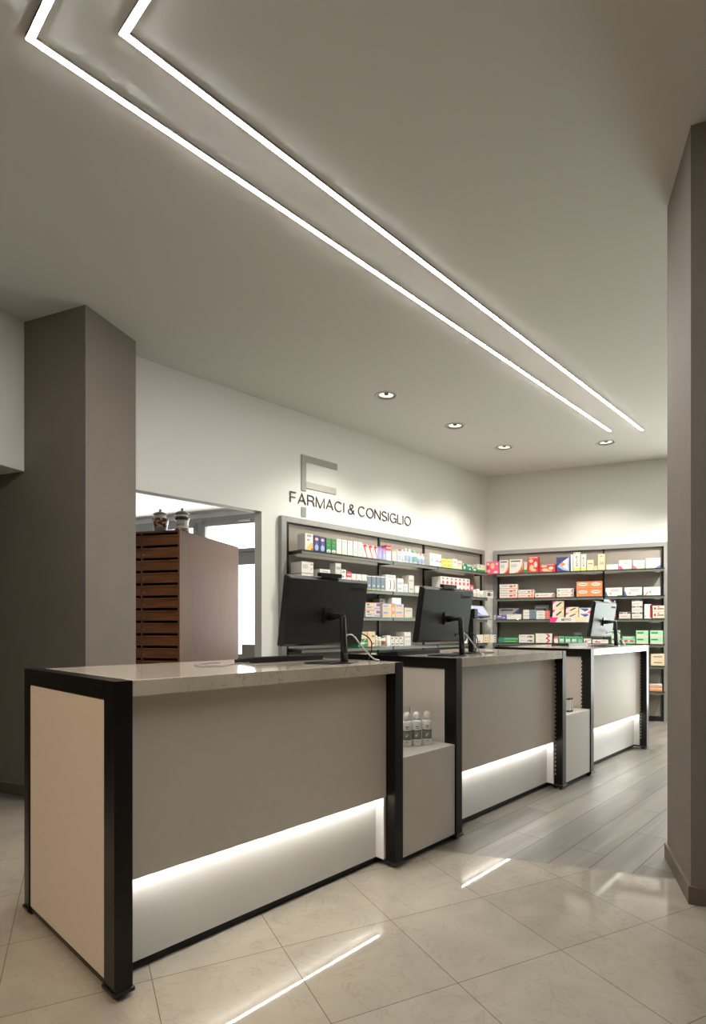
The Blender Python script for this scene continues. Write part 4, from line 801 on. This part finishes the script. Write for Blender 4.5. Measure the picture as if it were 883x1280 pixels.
 ('B', 1.6638, 0.035, 1.31, 0.1233, 0.05, 0.235, 'darkred', 'box', 'narrow dark cartons with red label on the third back-wall shelf', 'lower of two narrow dark cartons with red label, on the third back-wall shelf'),
 ('B', 1.6638, 0.035, 1.4341, 0.1233, 0.05, 0.235, 'darkred', 'box', 'narrow dark cartons with red label on the third back-wall shelf', 'upper of two narrow dark cartons with red label, on the third back-wall shelf'),
 ('B', 1.7805, 0.1304, 1.31, 0.0822, 0.1, 0.235, 'wdark', 'box', None, 'low white carton with dark specks on the third back-wall shelf'),
 ('B', 1.9228, 0.1202, 1.31, 0.0781, 0.1, 0.235, 'wdark', 'box', 'white cartons with dark top strip on the third back-wall shelf', 'bottom of three white cartons with dark top strip, on the third back-wall shelf'),
 ('B', 1.9228, 0.1202, 1.3889, 0.0781, 0.1, 0.235, 'wdark', 'box', 'white cartons with dark top strip on the third back-wall shelf', 'middle of three white cartons with dark top strip, on the third back-wall shelf'),
 ('B', 1.9228, 0.1202, 1.4679, 0.0781, 0.1, 0.235, 'wdark', 'box', 'white cartons with dark top strip on the third back-wall shelf', 'top of three white cartons with dark top strip, on the third back-wall shelf'),
 ('B', 2.0438, 0.0773, 1.31, 0.1793, 0.088, 0.235, 'redside', 'box', None, 'white carton with red right edge on the third back-wall shelf'),
 ('B', 2.1615, 0.1285, 1.31, 0.0793, 0.1, 0.235, 'reddots2', 'box', 'cream cartons with red dots on the third back-wall shelf', 'lower of two cream cartons with red dots, on the third back-wall shelf'),
 ('B', 2.1615, 0.1285, 1.3901, 0.0793, 0.1, 0.235, 'reddots2', 'box', 'cream cartons with red dots on the third back-wall shelf', 'upper of two cream cartons with red dots, on the third back-wall shelf'),
 ('B', 0.3278, 0.2661, 0.99, 0.0684, 0.17, 0.235, 'greenflat', 'box', None, 'long flat green carton on the fourth back-wall shelf'),
 ('B', 0.5722, 0.2009, 0.99, 0.0538, 0.17, 0.235, 'redgreenend', 'box', 'white cartons with coloured end stripes on the fourth back-wall shelf', 'lower of two white cartons with coloured end stripes, on the fourth back-wall shelf'),
 ('B', 0.5722, 0.2009, 1.0446, 0.0538, 0.17, 0.235, 'redgreenend', 'box', 'white cartons with coloured end stripes on the fourth back-wall shelf', 'upper of two white cartons with coloured end stripes, on the fourth back-wall shelf'),
 ('B', 0.7969, 0.2105, 0.99, 0.126, 0.17, 0.235, 'zigzag', 'box', None, 'white carton with red zigzag on the fourth back-wall shelf'),
 ('B', 0.9518, 0.05, 0.99, 0.0881, 0.058, 0.235, 'redtop', 'box', None, 'narrow white carton with red top on the fourth back-wall shelf'),
 ('B', 1.024, 0.0656, 0.99, 0.0891, 0.075, 0.235, 'mintlabel', 'box', 'mint cartons with white label on the fourth back-wall shelf', 'leftmost of the three mint cartons with white label on the fourth back-wall shelf'),
 ('B', 1.1017, 0.069, 0.99, 0.0857, 0.079, 0.235, 'mintlabel', 'box', 'mint cartons with white label on the fourth back-wall shelf', 'middle of the three mint cartons with white label on the fourth back-wall shelf'),
 ('B', 1.1787, 0.0684, 0.99, 0.0845, 0.078, 0.235, 'mintlabel', 'box', 'mint cartons with white label on the fourth back-wall shelf', 'rightmost of the three mint cartons with white label on the fourth back-wall shelf'),
 ('B', 1.2522, 0.062, 0.99, 0.0833, 0.071, 0.235, 'mintteal', 'box', None, 'teal mint carton on the fourth back-wall shelf'),
 ('B', 1.3406, 0.0885, 0.99, 0.061, 0.1, 0.235, 'redprint', 'box', None, 'low white carton with red print on the fourth back-wall shelf'),
 ('B', 1.4946, 0.1859, 0.99, 0.0483, 0.17, 0.235, 'redprint', 'box', None, 'long white carton with red print on the fourth back-wall shelf'),
 ('B', 1.6776, 0.1039, 0.99, 0.084, 0.117, 0.235, 'mint', 'box', 'mint and white cartons on the fourth back-wall shelf', 'lower of two mint and white cartons, on the fourth back-wall shelf'),
 ('B', 1.6776, 0.1039, 1.0748, 0.084, 0.117, 0.235, 'mint', 'box', 'mint and white cartons on the fourth back-wall shelf', 'upper of two mint and white cartons, on the fourth back-wall shelf'),
 ('B', 1.8245, 0.1518, 0.99, 0.0965, 0.17, 0.235, 'mintred', 'box', None, 'green carton with red print on the fourth back-wall shelf'),
 ('B', 1.9802, 0.1365, 0.99, 0.0838, 0.153, 0.235, 'mint', 'box', 'wide mint and white cartons on the fourth back-wall shelf', 'lower of two wide mint and white cartons, on the fourth back-wall shelf'),
 ('B', 1.9802, 0.1365, 1.0746, 0.0838, 0.153, 0.235, 'mint', 'box', 'wide mint and white cartons on the fourth back-wall shelf', 'upper of two wide mint and white cartons, on the fourth back-wall shelf'),
 ('B', 2.1411, 0.1412, 0.99, 0.0841, 0.158, 0.235, 'mint', 'box', 'mint and cream cartons on the fourth back-wall shelf', 'lower of two mint and cream cartons, on the fourth back-wall shelf'),
 ('B', 2.1411, 0.1412, 1.0749, 0.0841, 0.158, 0.235, 'mint', 'box', 'mint and cream cartons on the fourth back-wall shelf', 'upper of two mint and cream cartons, on the fourth back-wall shelf'),
 ('B', 1.2172, 0.1024, 0.99, 0.1475, 0.045, 0.08, 'greyfig', 'box', None, 'small grey carton at the back on the fourth back-wall shelf'),
 ('B', 2.1517, 0.1481, 0.72, 0.0719, 0.166, 0.235, 'creamline', 'box', 'cream cartons with brown line on the fifth back-wall shelf', 'lower of two cream cartons with brown line, on the fifth back-wall shelf'),
 ('B', 2.1517, 0.1481, 0.7927, 0.0719, 0.166, 0.235, 'creamline', 'box', 'cream cartons with brown line on the fifth back-wall shelf', 'upper of two cream cartons with brown line, on the fifth back-wall shelf'),
 ('B', 2.134, 0.1377, 0.4, 0.0417, 0.154, 0.235, 'orangebase', 'box', 'white cartons with orange lower half on the lowest back-wall shelf', 'lower of two white cartons with orange lower half, on the lowest back-wall shelf'),
 ('B', 2.134, 0.1377, 0.4425, 0.0417, 0.154, 0.235, 'orangebase', 'box', 'white cartons with orange lower half on the lowest back-wall shelf', 'upper of two white cartons with orange lower half, on the lowest back-wall shelf'),
]
# palette
K = dict(w=(206,203,196), off=(194,188,176), cr=(206,193,162), gold=(206,176,104), rd=(188,44,48), pk=(222,86,118), hp=(226,40,120), nv=(52,56,108), vi=(98,88,150),
 lb=(150,170,200), gr=(40,122,66), mg=(92,170,122), tl=(120,160,158), ye=(202,206,98), ol=(160,160,84), gy=(150,150,146), dk=(60,58,56), sl=(104,120,132), orr=(222,128,78),
 pe=(230,176,140), lil=(150,140,186), tan=(214,194,158), br=(140,96,60), bl=(70,96,150), mint=(150,204,166), pu=(130,70,120), wh=(220,220,216))
def txt(x0,x1,z0,z1,c='dk',n=2):
    h = (z1-z0)/(2*n-1); return [('r',x0,z0+2*i*h,x1-(.1 if i%2==0 and n>1 else 0)*(x1-x0),z0+(2*i+1)*h,c) for i in range(n)]
def el(cx,cy,rx,ry,c): return ('e',cx,cy,rx,ry,c)
def rc(x0,z0,x1,z1,c): return ('r',x0,z0,x1,z1,c)
def pg(c,*p): return ('p',c,p)
S = {
'gold':('w',[pg('gold',(0,0),(1,0),(1,.5),(.6,.42),(.25,.2)),el(.4,.62,.16,.04,'pu'),el(.85,.08,.12,.07,'rd')]+txt(.2,.8,.82,.92)),
'navy':('nv',[el(.5,.78,.3,.1,'pe'),el(.5,.25,.34,.2,'lb'),rc(.3,.45,.7,.6,'vi')]),
'green':('gr',[el(.5,.13,.42,.12,'w'),el(.5,.08,.2,.05,'br'),rc(.2,.72,.8,.8,'br'),rc(.2,.5,.7,.55,'mg')]),
'white':('w',[rc(.15,.82,.7,.88,'gy'),rc(0,0,1,.06,'ye')]),
'plain':('wh',[]),
'teal':('w',[el(.5,.35,.3,.14,'tl'),el(.5,.35,.18,.08,'w'),rc(.3,.75,.7,.85,'mint')]),
'swoosh':('w',[el(.5,.9,.42,.1,'rd'),pg('rd',(.1,.9),(.45,.9),(.8,.35),(.55,.4)),pg('pk',(.55,.42),(.8,.36),(1,0),(.8,0))]),
'lilac':('lil',[rc(0,.88,1,1,'vi'),el(.4,.78,.2,.09,'pk'),el(.55,.3,.3,.22,'lb')]),
'pinktop':('w',[rc(0,.68,1,1,'rd'),rc(0,.62,1,.7,'pk'),rc(0,.8,1,.85,'w'),rc(.3,.1,.5,.25,'gy')]),
'cream':('off',[rc(.1,.85,.9,.95,'pe'),rc(.4,.1,.5,.5,'gy')]),
'redblue':('w',[rc(.1,.88,.9,1,'rd'),rc(.15,.15,.85,.58,'lb')]),
'wave':('w',[pg('hp',(.45,.45),(.55,.5),(.6,.42),(.55,.38)),pg('hp',(.58,.42),(.68,.52),(.74,.44),(.66,.38)),pg('hp',(.72,.44),(.84,.42),(1,.5),(1,.4),(.84,.34)),el(.2,.5,.07,.12,'tl')]),
'olive':('ye',[rc(.12,.35,.6,.7,'ol'),rc(.65,.3,.85,.75,'ol'),rc(0,0,1,.08,'cr')]),
'creamgreen':('w',[rc(.1,.1,.9,.22,'ye'),rc(.2,.6,.8,.75,'gy')]),
'pinkish':('off',[rc(.15,.6,.8,.7,'pk'),rc(.1,.1,.9,.15,'ye')]),
'greenmix':('gr',[pg('mint',(0,1),(.5,1),(.2,.5)),el(.6,.4,.25,.2,'w'),rc(0,0,1,.12,'mg')]),
'bluegreen':('bl',[rc(0,0,1,.4,'gr'),pg('mint',(0,1),(1,1),(1,.75),(.3,.7)),el(.75,.25,.15,.12,'w')]),
'whitegreen':('off',[rc(0,0,1,.32,'gr'),rc(.1,.3,.9,.42,'ye'),rc(.25,.55,.4,.95,'gy'),rc(.7,.55,.8,.95,'pe')]),
'scribble':('w',[pg('gy',(.72,.75),(.8,.9),(.85,.88),(.78,.7)),pg('gy',(.75,.35),(.9,.6),(.95,.55),(.82,.3)),el(.9,.8,.05,.08,'dk'),rc(0,0,1,.06,'br')]+txt(.1,.55,.45,.75,'gy',3)),
'crescent':('w',[el(.42,.4,.1,.32,'nv'),el(.36,.42,.08,.3,'w'),el(.8,.4,.1,.32,'nv'),el(.74,.42,.08,.3,'w'),rc(.2,.85,.8,.9,'gy')]),
'tallteal':('off',[el(.5,.3,.32,.15,'tl'),rc(.15,.75,.85,.85,'tl')]),
'redtop':('w',[rc(0,.66,1,1,'rd'),rc(.15,.78,.85,.86,'w'),pg('pe',(0,0),(.6,0),(0,.4))]),
'bluefig':('w',[rc(0,0,.25,.6,'sl'),el(.6,.48,.2,.12,'bl'),el(.6,.2,.25,.18,'lb')]),
'redfig':('w',[el(.5,.5,.24,.14,'rd'),el(.5,.18,.38,.2,'pk')]),
'tealfig':('w',[rc(0,0,.2,.6,'tl'),el(.6,.48,.18,.14,'dk'),el(.6,.16,.3,.14,'lb')]),
'slate':('sl',[rc(0,0,1,.06,'ye'),el(.5,.3,.2,.06,'w'),rc(0,.94,1,1,'w')]),
'blueband':('w',[rc(.1,.55,.85,.72,'lb'),rc(.1,.15,.7,.28,'lb')]),
'grey':('off',[rc(.15,.3,.85,.5,'gy')]),
'reddot':('w',[pg('rd',(.2,.72),(.8,.72),(.5,.95)),el(.5,.38,.28,.2,'pk'),el(.55,.38,.13,.1,'rd')]),
'pinkjar':('pk',[rc(0,0,1,.35,'pu'),el(.5,.75,.3,.12,'w')]),
'blacklabel':('w',[rc(.15,.25,.6,.7,'dk'),rc(.1,.85,.9,.93,'dk'),rc(.68,.3,.9,.6,'gy')]),
'patch':('off',[rc(0,.85,.6,1,'orr'),rc(.1,.6,.25,.8,'dk'),rc(.1,.2,.4,.45,'tl'),rc(.75,.5,1,.9,'pu'),el(.5,.4,.1,.1,'gold'),rc(.6,.1,1,.3,'lil')]),
'peach':('off',[rc(.15,.1,.85,.4,'gold'),rc(.1,.5,.6,.8,'lil'),rc(.65,.45,.95,.8,'pe')]),
'orangemix':('pe',[rc(.1,.5,.9,.95,'orr'),rc(.2,.1,.5,.4,'w')]),
'peachlilac':('off',[rc(.1,.6,.8,.85,'lil'),rc(.1,.15,.95,.5,'pe')]),
'beigefoot':('off',[rc(.15,.15,.85,.38,'tan'),rc(.15,.65,.85,.75,'gy')]),
'purple':('w',[rc(.1,.3,.5,.7,'vi')]),
'greenrays':('gr',[pg('mint',(.5,.5),(.1,.95),(.25,1)),pg('mint',(.5,.5),(.9,.95),(.75,1)),pg('mint',(.5,.5),(0,.4),(0,.55)),pg('mint',(.5,.5),(1,.4),(1,.55)),el(.5,.45,.28,.14,'w')]),
'stripe':('tan',[rc(.2,0,.26,1,'off'),rc(.5,0,.56,1,'off'),rc(.78,0,.84,1,'off')]),
'pinkbeige':('tan',[rc(0,0,.3,.85,'pe'),rc(.5,.3,.9,.5,'br'),rc(.1,.9,.6,.98,'w')]),
'dotcol':('w',[el(.35,.82,.22,.1,'rd'),el(.7,.5,.16,.08,'gy'),el(.4,.2,.2,.1,'gr'),el(.8,.2,.14,.07,'rd')]),
'greyband':('w',[rc(.05,.6,.95,.68,'gy'),rc(.1,.2,.9,.4,'off')]),
'redcorner':('w',[pg('rd',(0,.6),(.3,1),(.1,1),(0,.9)),pg('rd',(.35,.05),(.7,.1),(.6,.3))]),
'beigecol':('tan',[el(.3,.3,.08,.06,'br'),el(.3,.6,.08,.06,'br'),el(.7,.3,.08,.06,'br'),el(.7,.6,.08,.06,'br')]),
'redcol':('w',[el(.8,.8,.14,.08,'dk'),el(.8,.5,.14,.08,'rd'),el(.8,.2,.14,.08,'pu'),rc(.1,.3,.5,.4,'pe')]),
'floral':('pk',[el(.15,.8,.1,.1,'off'),el(.5,.65,.16,.25,'pe'),el(.2,.25,.12,.1,'off'),el(.75,.15,.18,.1,'off'),rc(0,.4,.2,.7,'rd'),el(.85,.8,.1,.08,'w')]),
'orangearc':('w',[pg('orr',(.3,0),(.55,.08),(.78,.3),(.9,.6),(.93,1),(1,1),(1,0)),rc(.1,.82,.8,.9,'dk'),el(.9,.32,.06,.06,'gr'),pg('rd',(.6,0),(.85,.2),(1,.25),(1,0))]+txt(.1,.55,.45,.62,'gy')),
'redflower':('rd',[el(.3,.75,.2,.12,'pe'),el(.72,.5,.16,.2,'off'),el(.35,.3,.2,.2,'pe'),el(.6,.15,.2,.08,'gold'),rc(.1,.92,.9,.96,'w')]),
'navydiamond':('nv',[pg('lb',(.05,.35),(.5,.72),(.95,1),(.95,0),(.5,.1)),pg('wh',(.5,.7),(.9,.9),(.8,.5),(.9,.1),(.5,.3)),pg('orr',(.2,.5),(.45,.65),(.72,.5),(.45,.35))]),
'vtext':('w',[rc(0,0,1,.17,'ye'),el(.22,.95,.1,.03,'ol'),el(.75,.95,.1,.03,'ol')]+[('t','KICA'[i],.5,.74-.15*i,.17,'dk') for i in range(4)]),
'tan':('tan',[rc(.15,.6,.85,.68,'br'),rc(.15,.35,.6,.4,'gold')]),
'gs':('tan',[('t','GS',.5,.42,.2,'dk'),el(.5,.85,.3,.05,'gy')]),
'wpink':('w',[pg('pk',(0,0),(.35,0),(.2,.3),(0,.4)),pg('ye',(.7,0),(1,0),(1,.2))]+txt(.3,.8,.55,.8,'gy')),
'wpurple':('w',[pg('vi',(.6,0),(1,0),(1,.3)),el(.25,.4,.12,.16,'gy'),el(.25,.4,.08,.1,'w')]+txt(.3,.9,.7,.85,'gy')),
'slimorange':('w',[pg('orr',(0,0),(1,0),(1,.15),(0,.15)),rc(.55,.35,.72,.7,'rd'),rc(.76,.4,.9,.85,'orr'),rc(.08,.55,.45,.7,'gy')]),
'slimorange2':('w',[rc(0,0,1,.18,'orr'),el(.68,.5,.08,.2,'br'),rc(.8,.3,.97,.9,'orr'),rc(.08,.5,.5,.62,'gy')]),
'sliptip':('w',[pg('nv',(.8,.3),(.98,.9),(.98,.5)),pg('rd',(.86,.1),(.98,.45),(.98,0)),el(.12,.5,.05,.18,'gr'),rc(.22,.45,.7,.6,'gy'),rc(0,0,1,.08,'orr')]),
'orange':('orr',[el(.5,.62,.36,.2,'w'),rc(.25,.58,.75,.66,'dk'),rc(0,.0,1,.06,'br')]),
'wblue':('w',[pg('bl',(0,0),(.14,0),(.05,.5),(0,.5)),el(.3,.3,.06,.16,'gy'),rc(.7,0,1,.08,'gr')]+txt(.3,.85,.55,.8,'gy')),
'worange':('w',[pg('orr',(.05,0),(.22,.5),(.3,.4),(.15,0)),el(.4,.4,.05,.12,'bl')]+txt(.35,.9,.6,.8,'gy')),
'bluebox':('vi',[rc(.1,.5,.5,.8,'w'),rc(.6,.2,.9,.6,'lb')]),
'bluetri':('w',[pg('bl',(.55,.3),(1,.95),(1,.3)),pg('lb',(.62,.3),(.85,.6),(.95,.3)),rc(.1,.78,.7,.88,'dk')]),
'greywhite':('w',[rc(.5,0,1,1,'sl'),rc(0,0,1,.08,'dk')]),
'greyfig':('gy',[rc(.1,.8,.8,.88,'w'),pg('dk',(.5,.4),(.7,.6),(.9,.45),(.95,.55),(.7,.75)),el(.6,.4,.08,.1,'dk')]),
'redend':('w',[rc(.66,.05,1,.95,'rd'),rc(.1,.4,.5,.6,'gy'),rc(.72,.4,.95,.6,'pe')]),
'diagcream':('cr',[pg('hp',(0,1),(.28,1),(0,.62)),pg('w',(.28,1),(.5,1),(0,.2),(0,.62)),pg('dk',(.28,.45),(.72,.88),(.8,.76),(.36,.32)),pg('gold',(.6,0),(1,.5),(1,0))]),
'diagblue':('w',[pg('bl',(.05,.9),(.7,.9),(.8,.7),(.5,.3)),pg('hp',(.62,0),(1,.6),(1,0)),rc(.45,.5,.75,.62,'dk')]),
'diagpink':('w',[pg('hp',(0,1),(.6,1),(.3,.7)),pg('dk',(.6,.9),(.9,.9),(.8,.7)),pg('hp',(.1,.1),(.4,.3),(.5,.1))]),
'redside':('w',[rc(.78,.05,1,.95,'rd'),rc(.1,.1,.2,.2,'dk'),rc(.82,.7,1,.9,'dk')]),
'darkred':('dk',[rc(.2,.2,.9,.6,'rd'),rc(.3,.7,.8,.9,'lb')]),
'wdark':('off',[rc(0,.78,.35,.95,'dk'),rc(.45,.8,.6,.95,'dk'),rc(.7,.78,1,.96,'dk'),rc(.1,.3,.7,.4,'gy')]),
'reddots2':('off',[el(.2,.55,.1,.2,'rd'),rc(.4,.4,.95,.6,'br'),rc(0,0,1,.08,'ol'),el(.5,.8,.1,.08,'rd')]),
'greenflat':('gr',[rc(.08,.2,.28,.7,'bl'),rc(.3,.6,1,.9,'mg'),rc(.3,.2,.9,.3,'gold')]),
'redgreenend':('w',[pg('rd',(.5,.25),(.65,.75),(.72,.75),(.6,.25)),rc(.7,.25,.78,.75,'nv'),rc(.8,.25,.88,.75,'gr'),rc(.92,0,1,1,'ye'),rc(.1,.55,.45,.65,'gy')]),
'zigzag':('w',[pg('rd',(.6,.95),(.75,.95),(.9,.72),(.78,.72)),pg('rd',(.6,.5),(.72,.5),(.9,.72),(.78,.74)),pg('rd',(.6,.5),(.72,.5),(.9,.25),(.8,.22)),pg('rd',(.6,.02),(.74,.02),(.9,.25),(.8,.26)),rc(.08,.3,.45,.36,'pe'),rc(.08,.7,.45,.76,'pe')]),
'mintlabel':('mg',[rc(.15,.2,.85,.62,'w'),rc(.2,.72,.8,.85,'gr'),rc(.3,.3,.7,.36,'gr')]),
'mintteal':('mg',[rc(.1,.72,.9,.88,'gr'),rc(.2,.15,.8,.3,'mint'),rc(.3,.4,.7,.6,'tl')]),
'redprint':('w',[pg('rd',(.08,.3),(.25,.75),(.35,.5),(.5,.6),(.5,.25)),rc(.55,.6,.9,.75,'mg'),rc(.55,.3,.8,.4,'pe')]),
'mint':('mint',[rc(0,.0,1,.3,'cr'),rc(.08,.55,.6,.75,'gr'),rc(0,.92,1,1,'w')]),
'mintred':('mg',[rc(.05,.15,.95,.55,'off'),el(.3,.35,.16,.14,'rd'),el(.75,.35,.18,.12,'rd'),rc(.1,.7,.8,.85,'w')]),
'creamline':('cr',[rc(.2,.45,.85,.62,'br'),rc(0,0,1,.1,'tan'),rc(.1,.75,.5,.85,'w')]),
'orangebase':('off',[rc(0,0,1,.5,'orr'),rc(.1,.65,.7,.8,'gy')]),
}
def km(k): return mat('print_'+k if k not in ('w','off','cr') else 'card_'+k, K[k], .45)
_cache = {}
def carton_mesh(name, st, w, h, d):
    body, dec = S[st]; mats = [km(body)]; mb = MB(); mb.box(-w/2,w/2,0,d,0,h)
    def mi(k):
        m_ = km(k)
        if m_ not in mats: mats.append(m_)
        return mats.index(m_)
    L_ = 0
    for q in dec:
        L_ += 1; y = -.00012*L_
        if q[0] == 'r': pts = [(q[1],q[2]),(q[3],q[2]),(q[3],q[4]),(q[1],q[4])]; k = q[5]
        elif q[0] == 'e': pts = [(min(1,max(0,q[1]+q[3]*math.cos(a*math.pi/7))), min(1,max(0,q[2]+q[4]*math.sin(a*math.pi/7)))) for a in range(14)]; k = q[5]
        elif q[0] == 'p': pts = q[2]; k = q[1]
        else:
            tm = text_mesh(q[1], q[4]*h*1.1, .00005, .0006); i_ = mi(q[5])
            mb.add([((q[2]-.5)*w+v.co.x, y-v.co.z, q[3]*h+v.co.y) for v in tm.vertices], [tuple(p.vertices) for p in tm.polygons], i_); continue
        n = len(pts)
        mb.add([((p[0]-.5)*w, y, p[1]*h) for p in pts]+[((p[0]-.5)*w, .0003, p[1]*h) for p in pts], [tuple(range(n))]+[(i,(i+1)%n,n+(i+1)%n,n+i) for i in range(n)], mi(k))
        if q[0]=='r' and q[1]==0 and q[3]==1:   # bands run round the end of the carton
            z0, z1 = q[2]*h, q[4]*h
            mb.add([(-w/2+.0001*0-.00012,0,z0),(-w/2-.00012,d,z0),(-w/2-.00012,d,z1),(-w/2-.00012,0,z1)], [(0,1,2,3)], mi(k))
    # tuck-flap seam on the end face
    mb.add([(-w/2-.0001,d*.12,h*.5-.0006),(-w/2-.0001,d*.88,h*.5-.0006),(-w/2-.0001,d*.88,h*.5+.0006),(-w/2-.0001,d*.12,h*.5+.0006)], [(0,1,2,3)], mi('gy'))
    return mb.mesh(name, mats)
def round_pack(t, st, w, h):
    r = w/2; W = mat('pack_white', K['w'], .35)
    if st in ('wjar',):
        b = MB(); b.lathe([(r*.96,0),(r,h*.04),(r,h*.70),(r*.8,h*.76)], 20); obj('body', b, W, t)
        c = MB(); c.lathe([(r*.86,h*.76),(r*.88,h*.80),(r*.88,h*.97),(r*.7,h)], 20); obj('lid', c, W, t)
        l = MB(); l.lathe([(r*1.01,h*.2),(r*1.01,h*.6)], 20, cap=False); obj('label_band', l, km('off'), t)
    else:
        cap = {'wbottle':'w','tbottle':'w','gbottle':'mg','greencap':'gr'}[st]; body = 'tan' if st=='greencap' else 'w'
        b = MB(); b.lathe([(r*.94,0),(r,h*.03),(r,h*.66),(r*.8,h*.76),(r*.42,h*.81)], 20); obj('body', b, mat('pack_'+body, K[body], .35), t)
        c = MB(); c.lathe([(r*.45,h*.80),(r*.45,h*.90),(r*.35,h*.97),(r*.15,h)], 16); obj('cap', c, km(cap), t)
        l = MB(); l.lathe([(r*1.01,h*.14),(r*1.01,h*.52)], 20, cap=False); obj('label_band', l, km({'wbottle':'off','tbottle':'lb','gbottle':'tl','greencap':'br'}[st]), t)
def place(u, s, off):
    P, A = (LWP, LWA) if u == 'L' else (BWP, BWA)
    return (P.x+s*math.cos(A)+off*math.sin(A), P.y+s*math.sin(A)-off*math.cos(A)), A
for u, s, w, z, h, d, off, st, cat, grp, lab in PRODUCTS:
    if st in ('wjar','wbottle','tbottle','gbottle','greencap') or (st=='grey' and cat=='jar'):
        (x, y), A = place(u, s, off-w/2); t = thing({'bottle':'bottle','jar':'jar','canister':'canister'}[cat], lab, cat, (x,y,z), A, grp)
        round_pack(t, 'wjar' if st=='grey' else st, w, h)
        continue
    (x, y), A = place(u, s, off)
    key = (st, round(w,3), round(h,3), d)
    if key not in _cache: _cache[key] = carton_mesh('carton', st, w, h, d)
    o = bpy.data.objects.new('carton', _cache[key]); C.objects.link(o); o.location = (x, y, z); o.rotation_euler[2] = A
    tag(o, lab, 'box', grp)
# open display tray carrying the cream and pink cartons
s0, s1 = TRAY; (x, y), A = place('B', s0, .25)
t = thing('display_tray', 'white and magenta card display tray on the third back-wall shelf', 'display tray', (x,y,1.31), A)
w = s1-s0
tr = MB(); tr.box(0,w,-.012,-.008,-.045,.022); tr.box(0,w,-.008,.0,-.0,.0008); tr.box(0,.003,-.008,.12,.0,.012)
obj('tray', tr, km('w'), t)
g = MB(); g.prism([(0,0),(1,0)],0,0) if False else None
g = MB(); g.add([(0.001,-.0124,-.044),(w*.12,-.0124,-.044),(w*.20,-.0124,.021),(0.001,-.0124,.021)], [(0,1,2,3)]); obj('magenta_corner', g, km('hp'), t)
g = MB(); g.add([(w*.62,-.0124,-.044),(w*.80,-.0124,-.044),(w*.80,-.0124,.021),(w*.55,-.0124,.021)], [(0,1,2,3)]); g.add([(w*.80,-.0124,-.044),(w*.81,-.0124,-.044),(w*.87,-.0124,.021),(w*.80,-.0124,.021)], [(0,1,2,3)]); obj('cream_panel', g, km('cr'), t)
tm = text_mesh('MYFO', .045, .0001, .0008)
for v in tm.vertices: v.co = Vector((w*.38+v.co.x, -.0125-v.co.z, -.012+v.co.y))
tm.materials.append(M_LETTER); obj('printing', tm, None, t)

# ---------------------------------------------------------------- world, camera, view
wd_ = bpy.data.worlds.new('world'); bpy.context.scene.world = wd_; wd_.use_nodes = True
wd_.node_tree.nodes['Background'].inputs['Color'].default_value = (.9,.95,1,1); wd_.node_tree.nodes['Background'].inputs['Strength'].default_value = .3
cam = bpy.data.cameras.new('camera'); co = bpy.data.objects.new('camera', cam); C.objects.link(co)
cam.sensor_fit = 'VERTICAL'; cam.sensor_height = 36; cam.sensor_width = 36; cam.lens = 720/1280*36
cam.shift_y = 145/1280; cam.clip_start = .05
co.location = (0,0,1.19); co.rotation_euler = (R(90),0,R(43.594))
bpy.context.scene.camera = co
vs = bpy.context.scene.view_settings; vs.view_transform = 'Standard'; vs.look = 'None'; vs.gamma = 1; vs.use_curve_mapping = False
vs.exposure = EXPO
cy = bpy.context.scene.cycles; cy.max_bounces = 10; cy.diffuse_bounces = 5; cy.glossy_bounces = 4; cy.sample_clamp_indirect = 6; cy.caustics_reflective = False; cy.caustics_refractive = False
